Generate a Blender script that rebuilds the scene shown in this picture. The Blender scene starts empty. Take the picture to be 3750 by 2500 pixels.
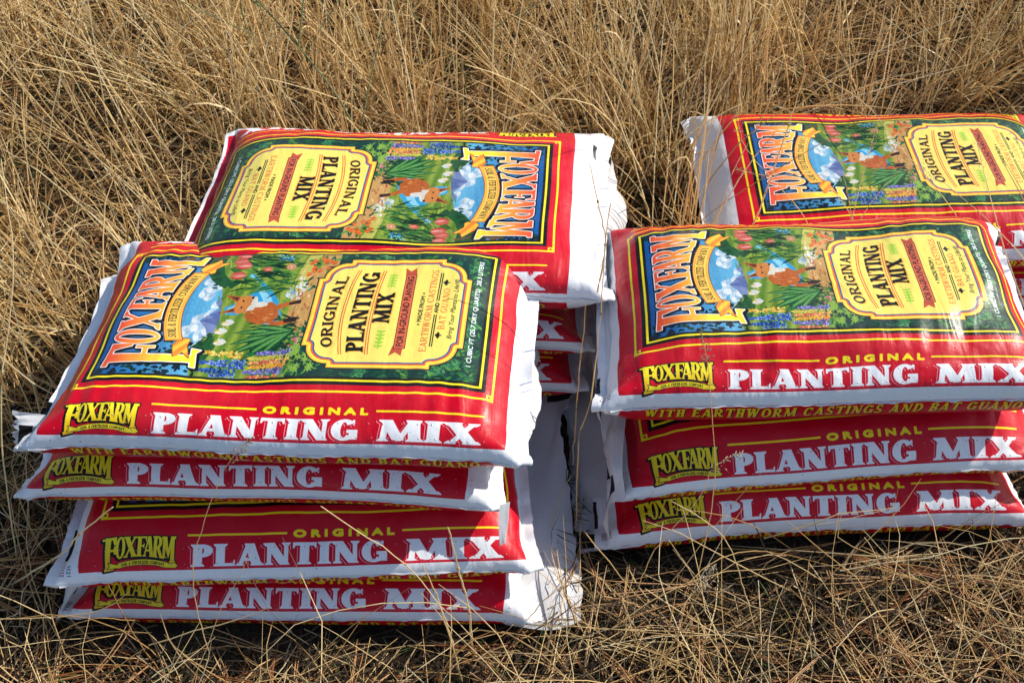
import bpy, bmesh, math, random, time
import numpy as np
from mathutils import Vector
_t0 = time.time()
scn = bpy.context.scene
C = scn.collection.objects
rad = math.radians
# ---------------------------------------------------------------- camera, sky, sun, exposure
cam = bpy.data.objects.new('camera', bpy.data.cameras.new('camera')); C.link(cam)
cam.location = (0, 0, 1.45); cam.rotation_euler = (rad(90 - 46.8), 0, 0)
cam.data.sensor_width = 36; cam.data.lens = 35.97; cam.data.clip_end = 300; cam.data.clip_start = .02
cam.data.dof.use_dof = True; cam.data.dof.focus_distance = 1.42; cam.data.dof.aperture_fstop = 14
scn.camera = cam
SUN_EL, SUN_AZ = 38.0, 24.0          # azimuth: degrees from +X towards +Y
w = bpy.data.worlds.new('World'); scn.world = w; w.use_nodes = True
nt = w.node_tree; bg = nt.nodes['Background']
sk = nt.nodes.new('ShaderNodeTexSky'); sk.sky_type = 'NISHITA'; sk.sun_disc = False
sk.sun_elevation = rad(SUN_EL); sk.sun_rotation = rad(90 - SUN_AZ); sk.altitude = 300; sk.dust_density = 1.0
nt.links.new(sk.outputs[0], bg.inputs[0]); bg.inputs[1].default_value = .14
sun = bpy.data.objects.new('sun', bpy.data.lights.new('sun', 'SUN')); C.link(sun)
sun.data.energy = 5.0; sun.data.angle = rad(.5); sun.data.color = (1.0, .93, .81)
sd = Vector((math.cos(rad(SUN_AZ))*math.cos(rad(SUN_EL)), math.sin(rad(SUN_AZ))*math.cos(rad(SUN_EL)), math.sin(rad(SUN_EL))))
sun.rotation_euler = sd.to_track_quat('Z', 'Y').to_euler(); sun.location = (3, 1, 4)
vs = scn.view_settings; vs.view_transform = 'Standard'; vs.look = 'None'; vs.exposure = 0.14; vs.gamma = 1; vs.use_curve_mapping = False
scn.cycles.max_bounces = 6; scn.cycles.diffuse_bounces = 3; scn.cycles.glossy_bounces = 2; scn.cycles.transparent_max_bounces = 4

# ---------------------------------------------------------------- materials
def new_mat(name):
    m = bpy.data.materials.new(name); m.use_nodes = True
    return m, m.node_tree, m.node_tree.nodes, m.node_tree.links, m.node_tree.nodes['Principled BSDF']
def ramp(N, stops):
    r = N.new('ShaderNodeValToRGB'); e = r.color_ramp.elements
    while len(e) < len(stops): e.new(.5)
    for el, (p, c) in zip(e, stops): el.position = p; el.color = (*c, 1)
    return r
def plant_mat(name, stops, rough=.55, transl=.25):
    """colour of each stem comes from its own 'tint' value"""
    m, t, N, L, b = new_mat(name)
    a = N.new('ShaderNodeAttribute'); a.attribute_name = 'tint'
    r = ramp(N, stops); L.new(a.outputs['Fac'], r.inputs[0])
    nz = N.new('ShaderNodeTexNoise'); nz.inputs['Scale'].default_value = 90
    tc = N.new('ShaderNodeTexCoord'); L.new(tc.outputs['Object'], nz.inputs['Vector'])
    mx = N.new('ShaderNodeMix'); mx.data_type = 'RGBA'; mx.blend_type = 'MULTIPLY'; mx.inputs[0].default_value = .55
    r2 = ramp(N, [(.25, (.88, .84, .8)), (.7, (1.12, 1.1, 1.06))]); L.new(nz.outputs[0], r2.inputs[0])
    L.new(r.outputs[0], mx.inputs[6]); L.new(r2.outputs[0], mx.inputs[7])
    L.new(mx.outputs[2], b.inputs['Base Color']); b.inputs['Roughness'].default_value = rough; b.inputs['Specular IOR Level'].default_value = .35
    tr = N.new('ShaderNodeBsdfTranslucent'); L.new(mx.outputs[2], tr.inputs[0])
    ms = N.new('ShaderNodeMixShader'); ms.inputs[0].default_value = transl
    L.new(b.outputs[0], ms.inputs[1]); L.new(tr.outputs[0], ms.inputs[2]); L.new(ms.outputs[0], N['Material Output'].inputs[0])
    return m
STRAW = [(0, (.07, .03, .01)), (.22, (.30, .15, .05)), (.42, (.70, .46, .18)), (.72, (.90, .68, .33)), (1, (.95, .84, .54))]
m_straw = plant_mat('dry_straw', STRAW, .42, .32)
m_needle = plant_mat('dead_needle', [(0, (.12, .035, .012)), (.3, (.36, .15, .055)), (.65, (.58, .33, .15)), (1, (.74, .54, .30))], .38, .1)
m_litter = plant_mat('litter', [(0, (.02, .016, .012)), (.35, (.04, .028, .016)), (.7, (.16, .11, .06)), (.88, (.50, .38, .21)), (1, (.70, .58, .36))], .8, .1)
m_green = plant_mat('green_blade', [(0, (.03, .07, .015)), (.5, (.06, .14, .03)), (1, (.16, .24, .07))], .5, .3)
m_weed = plant_mat('weed_stem', [(0, (.10, .14, .05)), (1, (.24, .28, .11))], .5, .15)
m_head = plant_mat('seed_husk', [(0, (.34, .26, .17)), (.6, (.55, .46, .33)), (1, (.70, .62, .50))], .7, .3)

def ground_mat():
    m, t, N, L, b = new_mat('dark_soil')
    tc = N.new('ShaderNodeTexCoord')
    n1 = N.new('ShaderNodeTexNoise'); n1.inputs['Scale'].default_value = 7; n1.inputs['Detail'].default_value = 8
    n2 = N.new('ShaderNodeTexNoise'); n2.inputs['Scale'].default_value = 120; n2.inputs['Detail'].default_value = 6
    for n in (n1, n2): L.new(tc.outputs['Object'], n.inputs['Vector'])
    r1 = ramp(N, [(.3, (.012, .010, .007)), (.55, (.035, .026, .017)), (.75, (.028, .034, .012))]); L.new(n1.outputs[0], r1.inputs[0])
    r2 = ramp(N, [(.3, (.4, .4, .4)), (.75, (2.2, 2.0, 1.7))]); L.new(n2.outputs[0], r2.inputs[0])
    mx = N.new('ShaderNodeMix'); mx.data_type = 'RGBA'; mx.blend_type = 'MULTIPLY'; mx.inputs[0].default_value = 1
    L.new(r1.outputs[0], mx.inputs[6]); L.new(r2.outputs[0], mx.inputs[7]); L.new(mx.outputs[2], b.inputs['Base Color'])
    bp = N.new('ShaderNodeBump'); bp.inputs['Strength'].default_value = .8; bp.inputs['Distance'].default_value = .01
    L.new(n2.outputs[0], bp.inputs['Height']); L.new(bp.outputs[0], b.inputs['Normal']); b.inputs['Roughness'].default_value = .95
    return m
m_soil = ground_mat()

def tag(o, label=None, cat=None, group=None, kind=None):
    if label: o['label'] = label
    if cat: o['category'] = cat
    if group: o['group'] = group
    if kind: o['kind'] = kind
    return o
def mesh_obj(name, V, F, mat, parent=None, smooth=True, uv=None, tint=None):
    """V (n,3) array, F (m,k) array of equal-sided faces"""
    V = np.asarray(V, np.float32); F = np.asarray(F, np.int32); k = F.shape[1]
    me = bpy.data.meshes.new(name)
    me.vertices.add(len(V)); me.vertices.foreach_set('co', V.ravel())
    me.loops.add(F.size); me.loops.foreach_set('vertex_index', F.ravel())
    me.polygons.add(len(F)); me.polygons.foreach_set('loop_start', np.arange(0, F.size, k, dtype=np.int32))
    if smooth: me.polygons.foreach_set('use_smooth', np.ones(len(F), bool))
    if uv is not None:
        l = me.uv_layers.new(name='film'); l.data.foreach_set('uv', np.asarray(uv, np.float32).ravel())
    if tint is not None:
        a = me.attributes.new('tint', 'FLOAT', 'POINT'); a.data.foreach_set('value', np.asarray(tint, np.float32))
    me.update(); me.validate()
    if mat: me.materials.append(mat)
    o = bpy.data.objects.new(name, me); C.link(o)
    if parent: o.parent = parent
    return o
# ---------------------------------------------------------------- bag print (painted into one image, millimetres on the film)
S = 2.56                                   # pixels per millimetre: 800 mm along the bag, 1000 mm round it
CW, CH = 2048, 2560
img = np.empty((CH, CW, 3), np.float32); img[:] = (.90, .91, .92)
hgt = np.full((CH, CW), .5, np.float32)

def c255(*c): return np.array(c, np.float32) / 255.

class Layer:
    """union of polygons kept as a signed distance (mm), so one shape can be filled, outlined and shadowed"""
    def __init__(s, polys, pad=8.0):
        P = np.concatenate([np.asarray(p, float) for p in polys])
        x0, y0 = P.min(0) - pad; x1, y1 = P.max(0) + pad
        s.c0 = int(np.clip(x0 * S, 0, CW - 1)); s.c1 = int(np.clip(x1 * S + 1, 1, CW))
        s.r0 = int(np.clip((y0 + 500) * S, 0, CH - 1)); s.r1 = int(np.clip((y1 + 500) * S + 1, 1, CH))
        s.x = ((np.arange(s.c0, s.c1) + .5) / S).astype(np.float32)
        s.y = ((np.arange(s.r0, s.r1) + .5) / S - 500).astype(np.float32)
        s.d = np.full((len(s.y), len(s.x)), 99., np.float32)
        for p in polys: s.add(np.asarray(p, np.float32), pad)
    def add(s, p, pad):
        a0, b0 = p.min(0) - pad; a1, b1 = p.max(0) + pad
        i0, i1 = np.searchsorted(s.x, (a0, a1)); j0, j1 = np.searchsorted(s.y, (b0, b1))
        if i1 <= i0 or j1 <= j0: return
        X = s.x[i0:i1][None]; Y = s.y[j0:j1][:, None]
        d2 = np.full((j1 - j0, i1 - i0), 1e9, np.float32); ins = np.zeros(d2.shape, bool)
        q = np.roll(p, -1, 0)
        for (ax, ay), (bx, by) in zip(p, q):
            ex, ey = bx - ax, by - ay; L = ex * ex + ey * ey
            if L < 1e-9: continue
            t = np.clip(((X - ax) * ex + (Y - ay) * ey) / L, 0, 1)
            np.minimum(d2, (X - ax - t * ex) ** 2 + (Y - ay - t * ey) ** 2, out=d2)
            if ay != by:
                ins ^= ((ay > Y) != (by > Y)) & (X < ex * (Y - ay) / ey + ax)
        d = np.sqrt(d2); d = np.where(ins, -d, d)
        w = s.d[j0:j1, i0:i1]; np.minimum(w, d, out=w)
    def fill(s, col, grow=0.0, off=(0, 0), alpha=1.0, inner=None):
        d = s.d
        if off != (0, 0):
            d = np.roll(d, (int(round(off[1] * S)), int(round(off[0] * S))), (0, 1))
        a = np.clip(.5 - (d - grow) * S, 0, 1) * alpha
        if inner is not None: a = a * np.clip(.5 + (d - inner) * S, 0, 1)
        a = a[..., None]
        if callable(col): col = col(s.x[None], s.y[:, None])
        w = img[s.r0:s.r1, s.c0:s.c1]
        w[:] = w * (1 - a) + np.asarray(col, np.float32) * a

def paint(polys, col, **k):
    pad = max(1.0, k.get('grow', 0) + 1)
    L = Layer(polys, pad); L.fill(col, **k); return L

# glyphs: heavy bracketed serif capitals, drawn as polygons in a box one unit high
def serif_font(T=.24, n=.10, s=.10, hs=.07):
    G = {}
    def stem(x, y0=0, y1=1, lo=True, hi=True, t=T):
        P = [[(x - t/2, y0), (x + t/2, y0), (x + t/2, y1), (x - t/2, y1)]]
        if lo: P.append(foot(x, y0, 1, t))
        if hi: P.append(foot(x, y1, -1, t))
        return P
    def foot(x, y, d, t=T, ss=None):
        ss = s if ss is None else ss
        return [(x - t/2 - ss, y), (x + t/2 + ss, y), (x + t/2 + ss, y + d*hs*.55), (x + t/2, y + d*hs*1.9), (x - t/2, y + d*hs*1.9), (x - t/2 - ss, y + d*hs*.55)]
    def dia(x0, y0, x1, y1, t): return [(x0 - t/2, y0), (x0 + t/2, y0), (x1 + t/2, y1), (x1 - t/2, y1)]
    def bar(x0, x1, y, t=n): return [(x0, y - t/2), (x1, y - t/2), (x1, y + t/2), (x0, y + t/2)]
    def arc(cx, cy, rx, ry, a0, a1, tx, ty, m=14):
        a = np.radians(np.linspace(a0, a1, m))
        o = np.c_[cx + rx*np.cos(a), cy + ry*np.sin(a)]; i = np.c_[cx + (rx - tx)*np.cos(a), cy + (ry - ty)*np.sin(a)]
        return np.concatenate([o, i[::-1]]).tolist()
    def tip(x, y, d, hh=.17, ww=.10): return [(x, y), (x - ww, y), (x - .02, y + d*hh), (x, y + d*hh)]
    e = s + T/2
    G['I'] = (2*e, stem(e))
    G['L'] = (.80, stem(e) + [bar(e, .78, n/2), tip(.80, 0, 1, .30, .16)])
    G['P'] = (.82, stem(e) + [arc(.42, .72, .40, .28, -90, 90, T, n), bar(e, .44, 1 - n/2), bar(e, .44, .44 + n/2)])
    G['F'] = (.76, stem(e) + [bar(e, .74, 1 - n/2), bar(e, .58, .53), tip(.76, 1, -1, .26, .14), tip(.60, .53, 1, .13), tip(.60, .53, -1, .13)])
    G['E'] = (.80, stem(e) + [bar(e, .76, 1 - n/2), bar(e, .60, .53), bar(e, .78, n/2), tip(.78, 1, -1, .26, .14), tip(.80, 0, 1, .28, .14), tip(.62, .53, 1, .12), tip(.62, .53, -1, .12)])
    G['T'] = (.90, stem(.45, hi=False) + [bar(.04, .86, 1 - n/2), [(.02, 1), (.18, 1), (.06, .74), (.02, .74)], [(.88, 1), (.72, 1), (.84, .74), (.88, .74)]])
    G['H'] = (2*e + .42, stem(e) + stem(e + .42) + [bar(e, e + .42, .52)])
    G['N'] = (1.04, [dia(.20, 0, .20, 1, n*1.1), dia(.84, 0, .84, 1, n*1.1), dia(.20, 1, .80, 0, T*1.15), foot(.20, 0, 1, n), foot(.84, 1, -1, n), foot(.14, 1, -1, n*1.2)])
    G['A'] = (1.02, [dia(.16, 0, .48, 1, n*1.2), dia(.80, 0, .50, 1, T*1.1), bar(.28, .68, .30, n), foot(.16, 0, 1, n), foot(.81, 0, 1, T)])
    G['M'] = (1.24, [dia(.17, 0, .24, 1, n*1.2), dia(.24, 1, .60, .06, T), dia(.60, .02, .96, 1, n*1.2), dia(1.04, 0, .98, 1, T), foot(.17, 0, 1, n), foot(1.05, 0, 1, T), foot(.20, 1, -1, n), foot(.99, 1, -1, T, .05)])
    G['X'] = (1.00, [dia(.22, 1, .78, 0, T*1.15), dia(.20, 0, .78, 1, n*1.3), foot(.22, 1, -1, T), foot(.78, 0, 1, T), foot(.19, 0, 1, n), foot(.79, 1, -1, n)])
    G['O'] = (.96, [arc(.48, .5, .46, .51, 0, 360, T, n, 30)])
    G['Q'] = (.96, G['O'][1] + [dia(.62, .22, .86, -.08, T*.8)])
    G['G'] = (.98, [arc(.48, .5, .46, .51, 38, 322, T, n, 24), dia(.82, .06, .82, .46, T*.9), bar(.58, .96, .44, n), [(.84, .70), (.84, .96), (.78, .98), (.72, .84)]])
    G['C'] = (.90, [arc(.48, .5, .46, .51, 36, 322, T, n, 24), [(.84, .66), (.84, .97), (.76, .99), (.70, .86)]])
    G['R'] = (.98, G['P'][1] + [dia(.46, .50, .80, 0, T), foot(.83, 0, 1, T*.8)])
    G['B'] = (.86, stem(e) + [arc(.44, .74, .36, .26, -90, 90, T, n), arc(.44, .27, .40, .27, -90, 90, T, n), bar(e, .46, 1 - n/2), bar(e, .46, .51), bar(e, .46, n/2)])
    G['D'] = (.94, stem(e) + [arc(.42, .5, .50, .50, -90, 90, T, n, 18), bar(e, .44, 1 - n/2), bar(e, .44, n/2)])
    G['U'] = (.98, [dia(.24, .3, .24, 1, T), dia(.80, .3, .80, 1, n*1.1), arc(.483, .34, .363, .35, 180, 360, T*.85, n), foot(.24, 1, -1, T), foot(.80, 1, -1, n)])
    G['S'] = (.78, [arc(.38, .73, .33, .28, 40, 268, T*.85, n), arc(.38, .26, .35, .275, -140, 92, T*.85, n), [(.66, .70), (.66, .98), (.58, .98), (.52, .86)], [(.06, .30), (.06, .02), (.14, .02), (.20, .14)], dia(.28, .60, .48, .42, T*1.1)])
    G['W'] = (1.36, [dia(.20, 1, .42, 0, T), dia(.42, 0, .62, .96, n*1.2), dia(.66, .98, .90, 0, T), dia(.90, 0, 1.12, 1, n*1.2), foot(.20, 1, -1, T), foot(.66, 1, -1, T, .05), foot(1.13, 1, -1, n)])
    G['Y'] = (.96, stem(.48, 0, .46, hi=False) + [dia(.48, .42, .20, 1, T), dia(.50, .44, .78, 1, n*1.2), foot(.20, 1, -1, T), foot(.78, 1, -1, n)])
    G['Z'] = (.80, [dia(.18, 0, .62, 1, T), bar(.06, .74, 1 - n/2), bar(.06, .76, n/2), tip(.78, 0, 1, .26), [(.06, 1), (.18, 1), (.08, .74), (.06, .74)]])
    G['&'] = (.98, [arc(.42, .76, .24, .24, 0, 360, T*.6, n), arc(.38, .28, .34, .30, 60, 350, T*.8, n), dia(.30, .62, .84, 0, T*.8)])
    G[' '] = (.42, [])
    return G
HEAVY = serif_font(.29, .13, .09, .08)
MID = serif_font(.22, .11, .08, .07)
LITE = serif_font(.17, .08, .07, .05)

def densify(p, step=.12):
    p = np.asarray(p, float); out = []
    for a, b in zip(p, np.roll(p, -1, 0)):
        m = max(1, int(np.hypot(*(b - a)) / step))
        out += [a + (b - a) * k / m for k in range(m)]
    return np.array(out)

def set_text(txt, font, x0, x1, warp, gap=.05, dens=None):
    """glyph polygons of txt spread from x0 to x1; warp(x_mm, y_unit) -> canvas mm"""
    adv = [font[c][0] + gap for c in txt]; k = (x1 - x0) / (sum(adv) - gap); out = []; x = 0
    for c, a in zip(txt, adv):
        for p in font[c][1]:
            q = densify(p) if dens else np.asarray(p, float)
            out.append([warp(x0 + (x + px) * k, py) for px, py in q])
        x += a
    return out

_txt = {}
def sans(txt, x0, x1, warp, shear=0.0):
    """the same with Blender's built-in sans face, for the small print"""
    if txt not in _txt:
        cu = bpy.data.curves.new('small_print', 'FONT'); cu.body = txt; cu.resolution_u = 3
        ob = bpy.data.objects.new('small_print', cu); C.link(ob)
        bpy.context.view_layer.update()
        me = bpy.data.meshes.new_from_object(ob.evaluated_get(bpy.context.evaluated_depsgraph_get()))
        v = np.array([q.co[:2] for q in me.vertices]); me.calc_loop_triangles()
        _txt[txt] = (v, [list(t.vertices) for t in me.loop_triangles])
        bpy.data.objects.remove(ob); bpy.data.curves.remove(cu); bpy.data.meshes.remove(me)
    v, tr = _txt[txt]; lo, hi = v[:, 0].min(), v[:, 0].max(); capy = .70
    w = np.array([warp(x0 + (a - lo + shear * b) / (hi - lo) * (x1 - x0), b / capy) for a, b in v])
    return [w[t] for t in tr]

# --- frames of reference: portrait (X right, Y up, 315 x 600) and the side band
PT = lambda X, Y: (700. - Y, 157.5 - X)
def pp(pts): return [PT(*p) for p in pts]
def rectp(X0, Y0, X1, Y1): return pp([(X0, Y0), (X1, Y0), (X1, Y1), (X0, Y1)])
def ring(X0, Y0, X1, Y1, w): return [rectp(X0, Y0, X1, Y0 + w), rectp(X0, Y1 - w, X1, Y1), rectp(X0, Y0, X0 + w, Y1), rectp(X1 - w, Y0, X1, Y1)]
RED = c255(200, 0, 32); YEL = c255(250, 228, 28); BLK = c255(14, 13, 15); WHT = c255(236, 238, 240)
lr = random.Random(5)

def block(u0, v0, u1, v1, col): img[int((v0 + 500)*S):int((v1 + 500)*S), int(u0*S):int(u1*S)] = col
block(75, -236, 725, 236, RED); block(75, 255, 725, 500, RED); block(75, -500, 725, -255, RED)
paint(ring(0, 0, 315, 600, 3.4), YEL)
for X in (3, 312 - 7):
    for Y in (3, 600 - 10): paint(ring(X - .6, Y - .6, X + 8, Y + 8, 2.4), YEL)
paint([rectp(13, 13, 302, 587)], BLK)
paint(ring(19, 19, 296, 581, 3.6), YEL)
ax0, ay0, ax1, ay1 = 27, 27, 288, 573

# --- the garden picture: sky, cloud, far hills, meadow, stream, path
def clipart(polys):
    out = []
    for p in polys:
        p = np.array(p, float); p[:, 0] = np.clip(p[:, 0], 700 - ay1, 700 - ay0); p[:, 1] = np.clip(p[:, 1], 157.5 - ax1, 157.5 - ax0); out.append(p)
    return out
def art(pts, col, **k): return paint(clipart([pp(pts)]), col, **k)
def blob(X, Y, rx, ry, col, m=12, jag=.12, **k):
    a = np.linspace(0, 2*math.pi, m, endpoint=False)
    return art([(X + rx*math.cos(t)*(1 + lr.uniform(-jag, jag)), Y + ry*math.sin(t)*(1 + lr.uniform(-jag, jag))) for t in a], col, **k)
def leaf(X, Y, L, w, ang, col, bend=0.0, **k):
    c, s_ = math.cos(ang), math.sin(ang); up = []; dn = []
    for i in range(7):
        t = i / 6; h = w * math.sin(math.pi * min(1, t*1.04))**.8 / 2; b = bend * L * t * t
        px, py = L*t, b; up.append((X + c*px - s_*(py + h), Y + s_*px + c*(py + h))); dn.append((X + c*px - s_*(py - h), Y + s_*px + c*(py - h)))
    return art(up + dn[::-1], col, **k)
sky = lambda x, y: (c255(16, 92, 170) + (c255(104, 186, 226) - c255(16, 92, 170)) * np.clip((x[..., None] - 127) / 130, 0, 1)) + 0*y[..., None]
art([(ax0, ay0), (ax1, ay0), (ax1, ay1), (ax0, ay1)], c255(20, 62, 54))
art([(ax0, 380), (ax1, 380), (ax1, ay1), (ax0, ay1)], sky)
for X, Y, r in [(112, 462, 15), (124, 447, 19), (104, 440, 14), (140, 452, 12), (118, 430, 16), (150, 436, 13), (196, 455, 15), (208, 446, 17), (187, 447, 11), (222, 455, 11), (214, 432, 14), (170, 432, 10), (96, 428, 12), (84, 440, 10)]:
    blob(X, Y, r*.85, r*.65, c255(206, 222, 234), jag=.2); blob(X + 3, Y - 4, r*.6, r*.4, c255(168, 198, 226), jag=.2); blob(X - 4, Y + 4, r*.4, r*.3, c255(240, 244, 246), jag=.2)
art([(88, 418), (108, 430), (122, 436), (136, 448), (150, 437), (164, 426), (176, 434), (190, 428), (205, 432), (215, 405), (88, 400)], c255(124, 140, 190))
art([(136, 448), (144, 430), (150, 437), (160, 420), (140, 412), (128, 420)], c255(92, 110, 168))
meadow = lambda x, y: c255(96, 134, 38) + (c255(176, 186, 74) - c255(96, 134, 38)) * (.5 + .5*np.sin(x[..., None]*.32 + y[..., None]*.05)) * .7
art([(ax0, 360), (ax0, 436), (60, 440), (90, 426), (130, 418), (175, 424), (210, 432), (240, 448), (ax1, 456), (ax1, 262), (250, 268), (60, 290), (ax0, 300)], meadow)
art([(206, 428), (222, 450), (240, 462), (262, 470), (ax1, 474), (ax1, 440), (262, 442), (240, 436), (222, 420)], c255(36, 92, 48))
art([(60, 452), (82, 446), (100, 432), (112, 420), (84, 412), (58, 420)], c255(36, 92, 48))
for i in range(34):
    X = lr.uniform(205, 285); leaf(X, 432 + (X - 205)*.32 + lr.uniform(-4, 6), lr.uniform(6, 12), 3.5, math.pi/2 + lr.uniform(-.2, .2), c255(24, 72, 40))
    X = lr.uniform(58, 112); leaf(X, 446 - (X - 58)*.5 + lr.uniform(-4, 4), lr.uniform(6, 11), 3.5, math.pi/2 + lr.uniform(-.2, .2), c255(24, 72, 40))
for pts, col in (([(206, 418), (216, 428), (236, 404), (230, 396)], c255(30, 84, 44)), ([(240, 420), (252, 432), (262, 418), (250, 410)], c255(60, 110, 40))): art(pts, col)
# stream
for pts, col in (([(150, 414), (166, 418), (176, 402), (196, 384), (214, 372), (236, 398), (242, 392), (206, 356), (180, 340), (150, 330), (120, 336), (130, 352), (156, 362), (166, 380), (150, 396)], c255(52, 164, 218)),
                 ([(160, 356), (186, 366), (206, 378), (210, 372), (186, 352), (166, 344)], c255(150, 214, 240)), ([(128, 338), (160, 344), (176, 352), (172, 344), (150, 334)], c255(40, 120, 190)),
                 ([(156, 410), (170, 396), (176, 398), (162, 414)], c255(150, 214, 240)), ([(224, 386), (236, 396), (240, 393), (216, 374)], c255(150, 214, 240))): art(pts, col)
# path
art([(104, 306), (140, 322), (180, 320), (214, 312), (248, 304), (262, 286), (ax1, 290), (ax1, 262), (104, 268)], c255(214, 160, 92))
art([(180, 322), (214, 326), (262, 318), (ax1, 312), (ax1, 292), (262, 300), (214, 308)], c255(206, 196, 92))
for i in range(46): blob(lr.uniform(120, 262), lr.uniform(292, 316), lr.uniform(1.5, 6), lr.uniform(.8, 1.8), c255(*lr.choice([(172, 112, 60), (236, 204, 150), (190, 84, 50), (232, 190, 120)])), m=7)
for i in range(40): blob(lr.gauss(208, 16), lr.gauss(312, 7), lr.uniform(1.2, 3.6), lr.uniform(1, 2.6), c255(*lr.choice([(232, 238, 244), (196, 212, 226), (240, 236, 226)])), m=8)
blob(196, 326, 9, 7, c255(206, 220, 228)); blob(200, 322, 6, 5, c255(150, 178, 190))
for i in range(150):
    X, Y = lr.uniform(90, 286), lr.uniform(318, 430)
    leaf(X, Y, lr.uniform(8, 22), lr.uniform(1.5, 4), lr.uniform(-.5, .9) + (math.pi if lr.random() < .3 else 0), c255(*lr.choice([(84, 128, 38), (206, 206, 92), (60, 104, 36), (160, 182, 64)])), alpha=.6) if abs(Y - 372) > 26 or X > 230 else None
GR = [(22, 84, 48), (36, 110, 52), (60, 136, 56), (14, 60, 44), (98, 158, 62), (30, 96, 66)]
# undergrowth round the label and the grasses right of the stream
for i in range(560):
    side = lr.random()
    if side < .30: X, Y = lr.uniform(27, 75), lr.uniform(27, 330)
    elif side < .55: X, Y = lr.uniform(250, 288), lr.uniform(27, 275)
    elif side < .75: X, Y = lr.uniform(27, 288), lr.uniform(27, 52)
    else: X, Y = lr.uniform(27, 130), lr.uniform(280, 330)
    leaf(X, Y, lr.uniform(8, 18), lr.uniform(2.5, 5), lr.uniform(.2, 2.9), c255(*lr.choice(GR)), lr.uniform(-.3, .3))
for i in range(15):   # ferns
    X, Y = lr.choice([(lr.uniform(30, 60), lr.uniform(40, 220)), (lr.uniform(262, 285), lr.uniform(40, 200)), (lr.uniform(60, 250), lr.uniform(30, 42))]); a0 = lr.uniform(.4, 2.6)
    for k in range(9):
        for sg in (-1, 1): leaf(X + math.cos(a0)*k*3, Y + math.sin(a0)*k*3, 9 - k*.8, 2, a0 + sg*.9, c255(*lr.choice([(70, 150, 90), (40, 130, 80), (100, 170, 100)])))
for i in range(95):
    X = lr.uniform(205, 285); Y = lr.uniform(322, 395)
    leaf(X, Y - 10, lr.uniform(22, 46), lr.uniform(2.4, 4.5), math.pi/2 + lr.uniform(-.55, .6), c255(*lr.choice([(20, 70, 34), (44, 108, 44), (84, 140, 50), (10, 46, 26)])), lr.uniform(-.3, .3))
for i in range(90): leaf(lr.uniform(80, 150), lr.uniform(300, 360), lr.uniform(10, 20), 4, lr.uniform(.6, 2.4), c255(*lr.choice([(12, 58, 34), (24, 84, 42), (10, 44, 30)])))
# tulips, snail, forget-me-nots
def tulip(X, Y, r, a=math.pi/2):
    for da, col in ((.42, (214, 74, 62)), (-.42, (224, 88, 74)), (0, (238, 116, 98))): leaf(X, Y, r*1.9, r*.9, a + da, c255(*col)*.92, -.25*np.sign(da))
    leaf(X, Y, r*1.5, r*.25, a + .12, c255(250, 176, 160))
for q in ((284, 404, 12), (270, 406, 12), (260, 398, 14), (236, 402, 13), (251, 364, 8)): tulip(*q)
for i in range(26): blob(lr.uniform(272, 286), lr.uniform(336, 360), 1.6, 1.6, c255(*lr.choice([(40, 150, 210), (110, 200, 235), (28, 100, 180)])), m=6)
for r, col in ((8, (196, 130, 84)), (6, (230, 176, 130)), (4.4, (186, 116, 76)), (2.6, (236, 190, 150))): blob(257, 336, r, r, c255(*col), jag=.02)
# poppies above the label
for i in range(34): leaf(lr.uniform(200, 287), lr.uniform(262, 306), lr.uniform(8, 14), 4, lr.uniform(0, 3), c255(*lr.choice(GR)))
for i in range(17):
    X, Y = lr.uniform(226, 284), lr.uniform(262, 305)
    for da in (-.5, 0, .5): leaf(X, Y, 9, 4.6, math.pi/2 + da, c255(*((226, 84, 30) if da else (250, 150, 50))))
# standing animal in the middle of the picture: a plain russet fox
OR, OR2, WH2 = c255(196, 98, 36), c255(220, 136, 66), c255(232, 222, 208)
art([(132, 362), (138, 378), (150, 386), (164, 380), (176, 366), (178, 350), (168, 338), (150, 334), (136, 342)], OR)
art([(166, 352), (180, 322), (184, 310), (177, 310), (170, 324), (158, 342)], OR); art([(177, 324), (184, 306), (176, 306), (172, 322)], c255(40, 26, 22))
art([(138, 344), (140, 326), (146, 308), (138, 308), (130, 328), (128, 346)], OR); art([(136, 324), (144, 326), (147, 306), (138, 306)], c255(40, 26, 22))
art([(166, 374), (174, 375), (179, 366), (176, 355), (170, 356), (167, 364)], WH2)
for i in range(16): leaf(lr.uniform(126, 158), lr.uniform(345, 380), 9, 1.6, -1.9 + lr.uniform(-.3, .3), c255(*lr.choice([(190, 84, 26), (246, 176, 100), (176, 74, 24)])))
art([(152, 398), (162, 404), (178, 404), (190, 396), (192, 382), (184, 374), (170, 374), (156, 384)], OR2)
art([(156, 400), (153, 424), (166, 404)], OR); art([(176, 402), (193, 424), (189, 398)], OR); art([(158, 403), (156, 416), (164, 404)], c255(90, 50, 40)); art([(180, 402), (190, 416), (187, 400)], c255(90, 50, 40))
art([(160, 386), (174, 380), (188, 380), (190, 374), (176, 370), (160, 374)], WH2)
blob(187, 380, 2.6, 2, BLK, m=8); blob(166, 393, 2.2, 1.6, c255(40, 24, 10), m=8); blob(180, 393, 2.2, 1.6, c255(40, 24, 10), m=8)
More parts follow.
